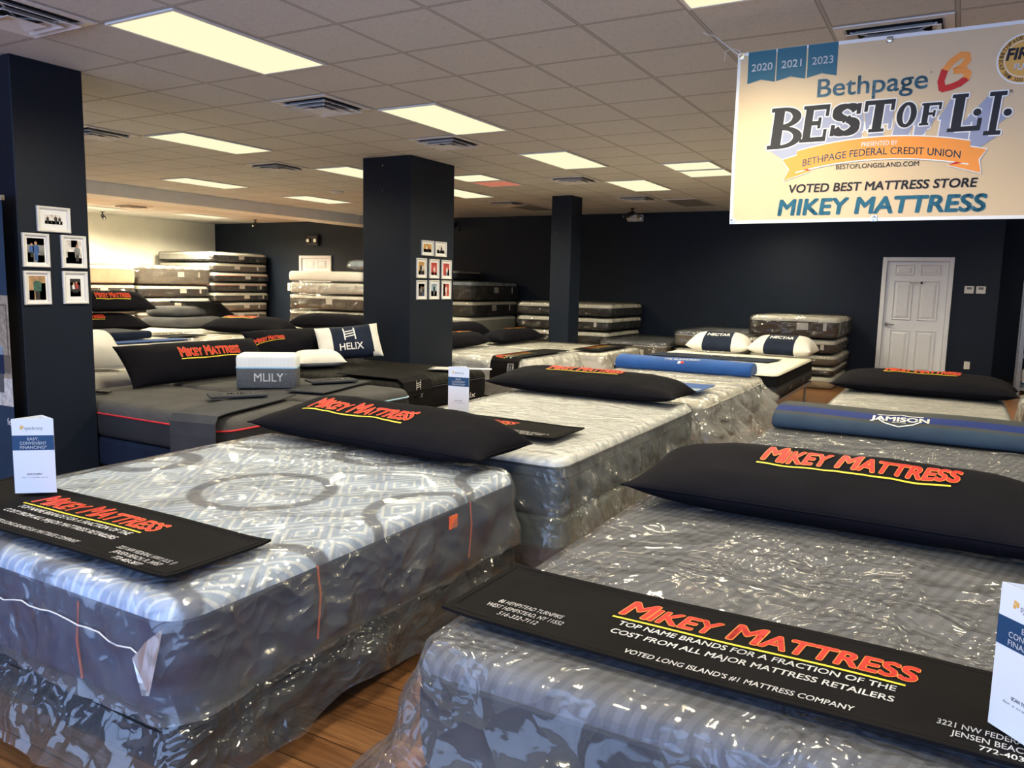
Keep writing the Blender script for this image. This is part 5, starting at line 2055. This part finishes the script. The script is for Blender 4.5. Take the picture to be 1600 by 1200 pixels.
# ---- white bed behind the middle pillar, draped in film, and its neighbour
JJ = (-4.95, -2.58, 4.92, 6.46, .26, .6)
j_ = mattress('mattress', 'white mattress in shiny clear plastic just right of the middle pillar', *JJ, M['plain_top'], M['white_side'], pipes=[(M['white_pipe'], None)], q=.08, edge=.09, top_drop=.1)
drape(j_, (JJ[1] - JJ[0]) / 2, .77, .1, .34, M['film_loose'], by_side(.46, .2, .3, .3), by_side(.06, .1, .05, .05), fold=.05, foldn=4, q=.05, seed=51., ripple=.014, hem=.06)
foundation('box_spring', 'dark base under the shiny wrapped white mattress by the middle pillar', *JJ[:4], .1, .258, M['black_side'])
KK = (-4.95, -2.28, 6.58, 8.03, .26, .6)
k_ = mattress('mattress', 'white mattress in clear film beside the slim pillar', *KK, M['plain_top'], M['white_side'], q=.08, edge=.05)
drape(k_, (KK[1] - KK[0]) / 2, .725, .09, .34, M['film_stack'], by_side(.1, .42, .1, .1), by_side(.02, .07, .02, .02), fold=.04, foldn=5, q=.05, seed=61., ripple=.012, hem=.05)
foundation('box_spring', 'pale base under the film covered mattress beside the slim pillar', *KK[:4], .1, .258, M['white_side'])


def side_runner(label, cx, y0, y1, z, hang, w, lx=.0):
    t = thing('bed_runner', label, 'bed runner', (cx, y0, z), group='black printed bed runners')
    pts = [(0, -.045, -hang), (0, -.04, -.12), (0, -.02, -.03), (0, .03, .016), (0, .12, .02), (0, y1 - y0, .02)] if hang else [(0, .04, .014), (0, .3, .02), (0, y1 - y0, .02)]
    bm = bmesh.new()
    strip(bm, pts, (1, 0, 0), w, .006)
    obj('cloth', bm, M['runner_cloth'], t)
    P = Path(pts)

    def fm(x, y, l):
        p, d = P.at(x)
        n = Vector((1, 0, 0)).cross(d)
        return p + n * (.008 + .001 * l) + Vector((-y, 0, 0))
    L = Letters()
    c = (.62 if hang else .55)
    L.logo(c - .3, c + .42, .05, .1, .1, 1, True, .9)
    L.text('TOP NAME BRANDS FOR A FRACTION', c - .3, c + .4, -.02, .026, M['print_white'], 1, .03)
    L.text('COST FROM ALL MAJOR RETAILERS', c - .3, c + .4, -.075, .026, M['print_white'], 1, .03)
    if hang:
        for i in range(3):
            L.text(('3221 NW FEDERAL', 'JENSEN BEACH, FL', '772-403-3877')[i], .02, .25, -.07 - i * .035, .022, M['print_white'], 1, .03)
    L.build('lettering', t, fm, .04)
    return t


side_runner('black runner hanging over the side of the shiny wrapped white bed', -2.88, 4.88, 6.3, .61, .3, .40)
side_runner('black runner with orange letters across the bed beside the slim pillar', -2.58, 6.58, 7.98, .606, 0, .40)
pillow('bolster_pillow', 'black pillow with orange red letters just right of the middle pillar', 1.3, .42, .21, (-4.2, 5.72, .63), math.radians(88), M['black_cloth'], group='long black pillows with red lettering',
       letters=bolster_letters(-.3, .45, .0, .09), seed=11)
pillow('bolster_pillow', 'black pillow with orange red letters in front of the slim pillar', 1.3, .42, .21, (-4.15, 7.3, .625), math.radians(88), M['black_cloth'], group='long black pillows with red lettering',
       letters=bolster_letters(-.2, .4, .0, .09), seed=12)
pillow('bolster_pillow', 'plain looking black pillow lying behind the two black pillows', 1.5, .40, .30, (-4.74, 6.6, .63), math.radians(90), M['black_cloth'], group='long black pillows with red lettering', seed=13)

# ---- beds beyond the charcoal ones
S1 = (-6.7, -4.52, .3, 2.5, .36, .7)
mattress('mattress', 'white covered mattress behind the long pillow on the charcoal bed', *S1, M['plain_top'], M['white_side'], q=.1, edge=.06)
foundation('box_spring', 'white base under the white covered mattress', *S1[:4], .1, .358, M['white_side'])
pillow('pillow', 'white pillow half hidden behind the long pillow and left pillar', .75, .5, .24, (-4.78, .55, .79), math.radians(80), M['white_pillow'], seed=14, nu=36, nv=20, rot=(math.radians(35), 0, math.radians(80)))
S5 = (-9.1, -6.95, 1.7, 3.6, .36, .7)
mattress('mattress', 'white mattress carrying the navy pad at the left', *S5, M['plain_top'], M['white_side'], q=.12, edge=.05)
foundation('box_spring', 'white base under the mattress with the navy pad', *S5[:4], .1, .358, M['white_side'])
t = thing('bed_runner', 'royal blue cloth strip lying in front of the navy pad', 'bed runner', (-7.1, 2.55, .703))
bm = bmesh.new()
strip(bm, [(0, -.8, .002), (0, .2, .002), (0, .95, .002)], (-1, 0, 0), .3, .006)
obj('cloth', bm, M['royal'], t)
t = thing('folded_pad', 'thick navy pad with light blue patches left of the brown mat', 'pad', (-7.65, 2.45, .712), math.radians(2))
obj('pad', bevel(boxbm(-.38, .38, -.85, .72, 0, .10), .035, 3), M['navy_cloth'], t)
for a, b, c, d in ((-.2, .1, -.6, .2), (.0, .25, -.2, .1)):
    obj('pale_patch', boxbm(a, b, c, d, .1, .102), M['pale_blue_cloth'], t)
flat_runner('bed_runner', 'dark mat with orange lettering beside the navy pad', -7.85, 3.95, .672, .5, .75, M['runner_cloth'], .1, None, 'black printed bed runners')
S2 = (-8.7, -6.42, 3.66, 6.1, .33, .655)
mattress('mattress', 'cream quilted mattress with rounded corner behind the sample block', *S2, M['cream_top'], M['cream_side'], pipes=[(M['tan_side'], None)], q=.09, edge=.05, wrap=M['film_stack'], wrap_amp=.02)
foundation('box_spring', 'tan base under the cream quilted mattress', *S2[:4], .1, .328, M['tan_side'])
pillow('bolster_pillow', 'black pillow with orange letters lying on the cream quilted mattress', 1.5, .5, .24, (-7.75, 5.2, .675), math.radians(12), M['black_cloth'], group='long black pillows with red lettering',
       letters=bolster_letters(-.45, .15, .0, .12), seed=15, skew=.4)
pillow('bolster_pillow', 'black pillow without visible letters behind the one on the cream mattress', 1.5, .5, .26, (-7.0, 6.35, .72), math.radians(12), M['black_cloth'], group='long black pillows with red lettering', seed=16)
S3 = (-6.28, -5.1, 4.95, 6.5, .3, .62)
mattress('mattress', 'pale blue mattress with dark side left of the middle pillar', *S3, M['pale_blue_cloth'], M['navy_side'], q=.1, edge=.05, wrap=M['film_stack'], wrap_amp=.02)
foundation('box_spring', 'dark base under the pale blue mattress', *S3[:4], .1, .298, M['black_side'])
L = Letters()
L.logo(-.35, .35, .03, .1, .1)
L.text('TOP NAME BRANDS FOR A FRACTION OF THE', -.32, .32, -.04, .03, M['print_white'], 1, .03)
L.text('COST FROM ALL MAJOR RETAILERS', -.32, .32, -.1, .03, M['print_white'], 1, .03)
flat_runner('bed_runner', 'black runner with orange and white print on the pale blue bed', -5.75, 6.05, .65, 1.1, .45, M['runner_cloth'], math.radians(-40), L, 'black printed bed runners')
S6 = (-11.3, -9.16, 3.2, 5.6, .33, .66)
mattress('mattress', 'mattress hidden under the stacked black pillows at the left', *S6, M['plain_top'], M['white_side'], q=.12, edge=.05)
foundation('box_spring', 'base under the mattress with stacked black pillows', *S6[:4], .1, .328, M['white_side'])
pillow('bolster_pillow', 'lower black pillow of two stacked at the left pillar edge', 1.5, .5, .26, (-9.4, 3.75, .67), math.radians(80), M['black_cloth'], group='long black pillows with red lettering',
       letters=bolster_letters(-.55, .1, -.1, .12), seed=17, skew=.5)
pillow('bolster_pillow', 'upper black pillow of two stacked at the left pillar edge', 1.5, .5, .26, (-9.55, 3.95, 1.0), math.radians(80), M['black_cloth'], group='long black pillows with red lettering',
       letters=bolster_letters(-.15, .4, -.1, .12), seed=18, rot=(math.radians(14), 0, math.radians(82)), skew=.4)
S7 = (-11.3, -9.0, 5.7, 7.2, .33, .66)
mattress('mattress', 'mattress hidden under folded grey pads in front of stacks', *S7, M['plain_top'], M['white_side'], q=.12, edge=.05)
foundation('box_spring', 'base under the mattress with folded grey pads', *S7[:4], .1, .328, M['white_side'])
t = thing('folded_pad', 'flat grey pad at the bottom of the small heap', 'pad', (-10.0, 5.75, .67), .3)
obj('pad', loft(.5, .6, .2, [(.04, 0), (0, .04), (0, .1), (.05, .15), (.12, .16)], 10, 10, 6, True, True), M['grey_pad'], t, smooth=True)
t = thing('folded_pad', 'curved lighter grey pad on top of the small heap', 'pad', (-10.15, 5.75, .835), .35)
obj('pad', loft(.38, .45, .2, [(.04, 0), (0, .04), (0, .1), (.05, .15), (.12, .17)], 10, 10, 6, True, True), M['grey_pad'], t, smooth=True)
t = thing('folded_pad', 'black folded cloth sloping off the grey pads', 'pad', (-10.2, 6.45, .71), .2)
bm = bmesh.new()
strip(bm, [(0, .55, .0), (0, .45, .03), (0, .1, .22), (0, -.12, .36), (0, -.5, .38)], (1, 0, 0), .8, .03)
obj('pad', bm, M['black_cloth'], t)

# ================================================================== stacks of wrapped mattresses
def stack(where, x0, x1, y0, y1, items, face, jit=.03, q=.1, amp=.018):
    """items from the bottom up: (thickness, top, side, wrapped, extra label words, pipe)"""
    z = .0
    n = len(items)
    rnd = random.Random(where)
    for i, (h, tm, sm, wrapped, words, pm) in enumerate(items):
        dx, dy = rnd.uniform(-jit, jit), rnd.uniform(-jit, jit)
        order = {0: 'bottom', n - 1: 'topmost'}.get(i) or '%s from top' % ({1: 'second', 2: 'third', 3: 'fourth', 4: 'fifth', 5: 'sixth', 6: 'seventh', 7: 'eighth'}[n - 1 - i])
        tg = []
        if wrapped and h > .15:
            tg = [(face, rnd.uniform(-.15, .25), .55, .17, .11, M['tag'])]
            if rnd.random() < .6:
                tg.append((face, rnd.uniform(.55, .8), .55, .05, .12, M['tag']))
        gap = .028 if wrapped else .006
        mattress('mattress', '%s mattress, %s of %s' % (words, order, where), x0 + dx, x1 + dx, y0 + dy, y1 + dy, z, z + h - gap, tm, sm, 'mattresses of the ' + where,
                 edge=min(.05, h * .2), top_drop=min(.07, h * .3), q=q, wrap_amp=amp, wrap=M['film_stack'] if wrapped else None, tags=tg, pipes=[(pm, None)] if pm else None, rc=.09,
                 end_mat=M['white_side'] if (where.startswith('tallest') and i >= n - 2) else None)
        z += h


P_, W_, DP = M['plain_top'], M['white_pipe'], M['dark_pipe']
stack('tallest stack by the cream wall', -15.6, -13.65, 9.45, 11.2, [
    (.24, P_, M['taupe_side'], 0, 'hidden pale', None), (.235, P_, M['brown_side'], 1, 'brown and white wrapped', None), (.24, P_, M['taupe_side'], 1, 'taupe sided wrapped', None),
    (.24, P_, M['taupe_side'], 1, 'plain taupe sided', None), (.24, P_, M['black_side'], 1, 'black sided white topped', None), (.245, P_, M['black_side'], 1, 'black sided orange piped', M['orange_tag']),
    (.235, P_, M['black_side'], 1, 'dark sided white topped', M['orange_tag']), (.235, M['cream_top'], M['taupe_side'], 1, 'grey sided cream topped', None), (.255, M['plain_top'], M['black_side'], 1, 'black sided ice white', None)], 'x')
stack('lower stack left of the tallest', -15.6, -13.6, 7.45, 9.33, [
    (.25, P_, M['cream_side'], 0, 'hidden cream', None), (.25, P_, M['white_side'], 1, 'white sided', None), (.27, M['cream_top'], M['taupe_side'], 1, 'taupe sided cream topped', None), (.30, P_, M['black_side'], 1, 'black sided double piped', W_),
    (.28, P_, M['black_side'], 1, 'black sided white lettered', W_), (.44, M['dash_top'], M['taupe_side'], 1, 'thick dash patterned', None)], 'x')
stack('stack at the left pillar edge', -15.6, -13.6, 5.45, 7.36, [
    (.36, P_, M['white_side'], 0, 'hidden white', None), (.34, P_, M['white_side'], 0, 'hidden white topped', None), (.36, P_, M['black_side'], 1, 'shiny black wrapped', None), (.30, P_, M['brown_side'], 1, 'dark brown sided', None), (.37, M['cream_top'], M['tan_side'], 0, 'tan sided', M['tan_side'])], 'x')
t = mattress('mattress_topper', 'thin pale quilted topper lying on the tan mattress by the left pillar', -15.5, -14.1, 5.6, 7.2, 1.735, 1.83, M['dash_top'], M['white_side'], cat='mattress topper', edge=.03, top_drop=.04, q=.12)
stack('stack below the far white door', -10.25, -8.25, 8.55, 10.45, [
    (.34, P_, M['brown_side'], 1, 'brown wrapped', None), (.28, P_, M['brown_side'], 1, 'striped brown wrapped', W_), (.31, P_, M['brown_side'], 1, 'brown sided tagged', W_), (.32, P_, M['brown_side'], 1, 'dark brown sided', W_),
    (.25, P_, M['white_side'], 1, 'white knit in plastic', None), (.215, P_, M['white_side'], 0, 'plain white knit', None)], 'y')
t = thing('pillow', 'plastic wrapped pale pillow on the stack at the middle pillar edge', 'pillow', (-8.35, 8.75, 1.72), 0)
obj('cushion', loft(.3, .25, .12, [(.15, 0), (.02, .05), (0, .1), (.04, .17), (.15, .2)], 8, 6, 5, True, True), M['pale_blue_cloth'], t, smooth=True)
obj('plastic_cover', loft(.315, .265, .12, [(.14, -.0), (.01, .05), (-.01, .1), (.03, .185), (.14, .215)], 8, 6, 5, True), M['film_stack'], t, smooth=True)
stack('dark stack beside the middle pillar', -8.08, -6.2, 9.25, 11.15, [
    (.45, P_, M['navy_side'], 0, 'white topped navy sided', None), (.43, P_, M['sage_sheet'], 0, 'pale sage sheet covered', None), (.32, P_, M['black_side'], 1, 'navy black sided', None), (.38, M['pale_blue_cloth'], M['black_side'], 1, 'navy black sided pale topped', None)], 'x')
t = mattress('mattress', 'small dark mattress lying on top of the dark stack by the middle pillar', -8.6, -7.15, 10.2, 11.2, 1.605, 1.78, P_, M['black_side'], 'mattresses in the dark stack beside the middle pillar', wrap=M['film_stack'], q=.12, edge=.04)
stack('stack behind the slim pillar', -5.32, -3.45, 9.5, 11.2, [
    (.24, P_, M['black_side'], 0, 'dark sided', None), (.24, P_, M['black_side'], 1, 'black sided', None), (.25, P_, M['black_side'], 1, 'black sided tagged', W_), (.25, P_, M['black_side'], 1, 'black sided white edged', W_), (.25, P_, M['black_side'], 1, 'black sided clear wrapped', W_)], 'y')
stack('low pile below the fire extinguisher', -3.36, -2.2, 9.0, 10.75, [(.2, P_, M['black_side'], 0, 'dark bottom', None), (.44, M['grey_top'], M['taupe_side'], 1, 'grey wrapped', W_)], 'y', jit=.01)
stack('middle low pile along back wall', -2.12, -1.06, 9.2, 10.95, [(.3, P_, M['taupe_side'], 1, 'lower grey', W_), (.27, P_, M['taupe_side'], 1, 'middle grey', W_), (.28, M['grey_top'], M['taupe_side'], 1, 'rounded grey', W_)], 'y', jit=.015)
stack('wrapped stack beside the white door', -.98, .34, 9.45, 11.2, [
    (.22, P_, M['tan_side'], 1, 'brown patterned', W_), (.15, P_, M['brown_side'], 1, 'thin brown', W_), (.19, P_, M['taupe_side'], 1, 'taupe', W_), (.24, P_, M['brown_side'], 1, 'dark sided', W_), (.34, M['plain_top'], M['brown_side'], 1, 'thick white topped grey sided', None)], 'y', jit=.025, q=.06, amp=.017)
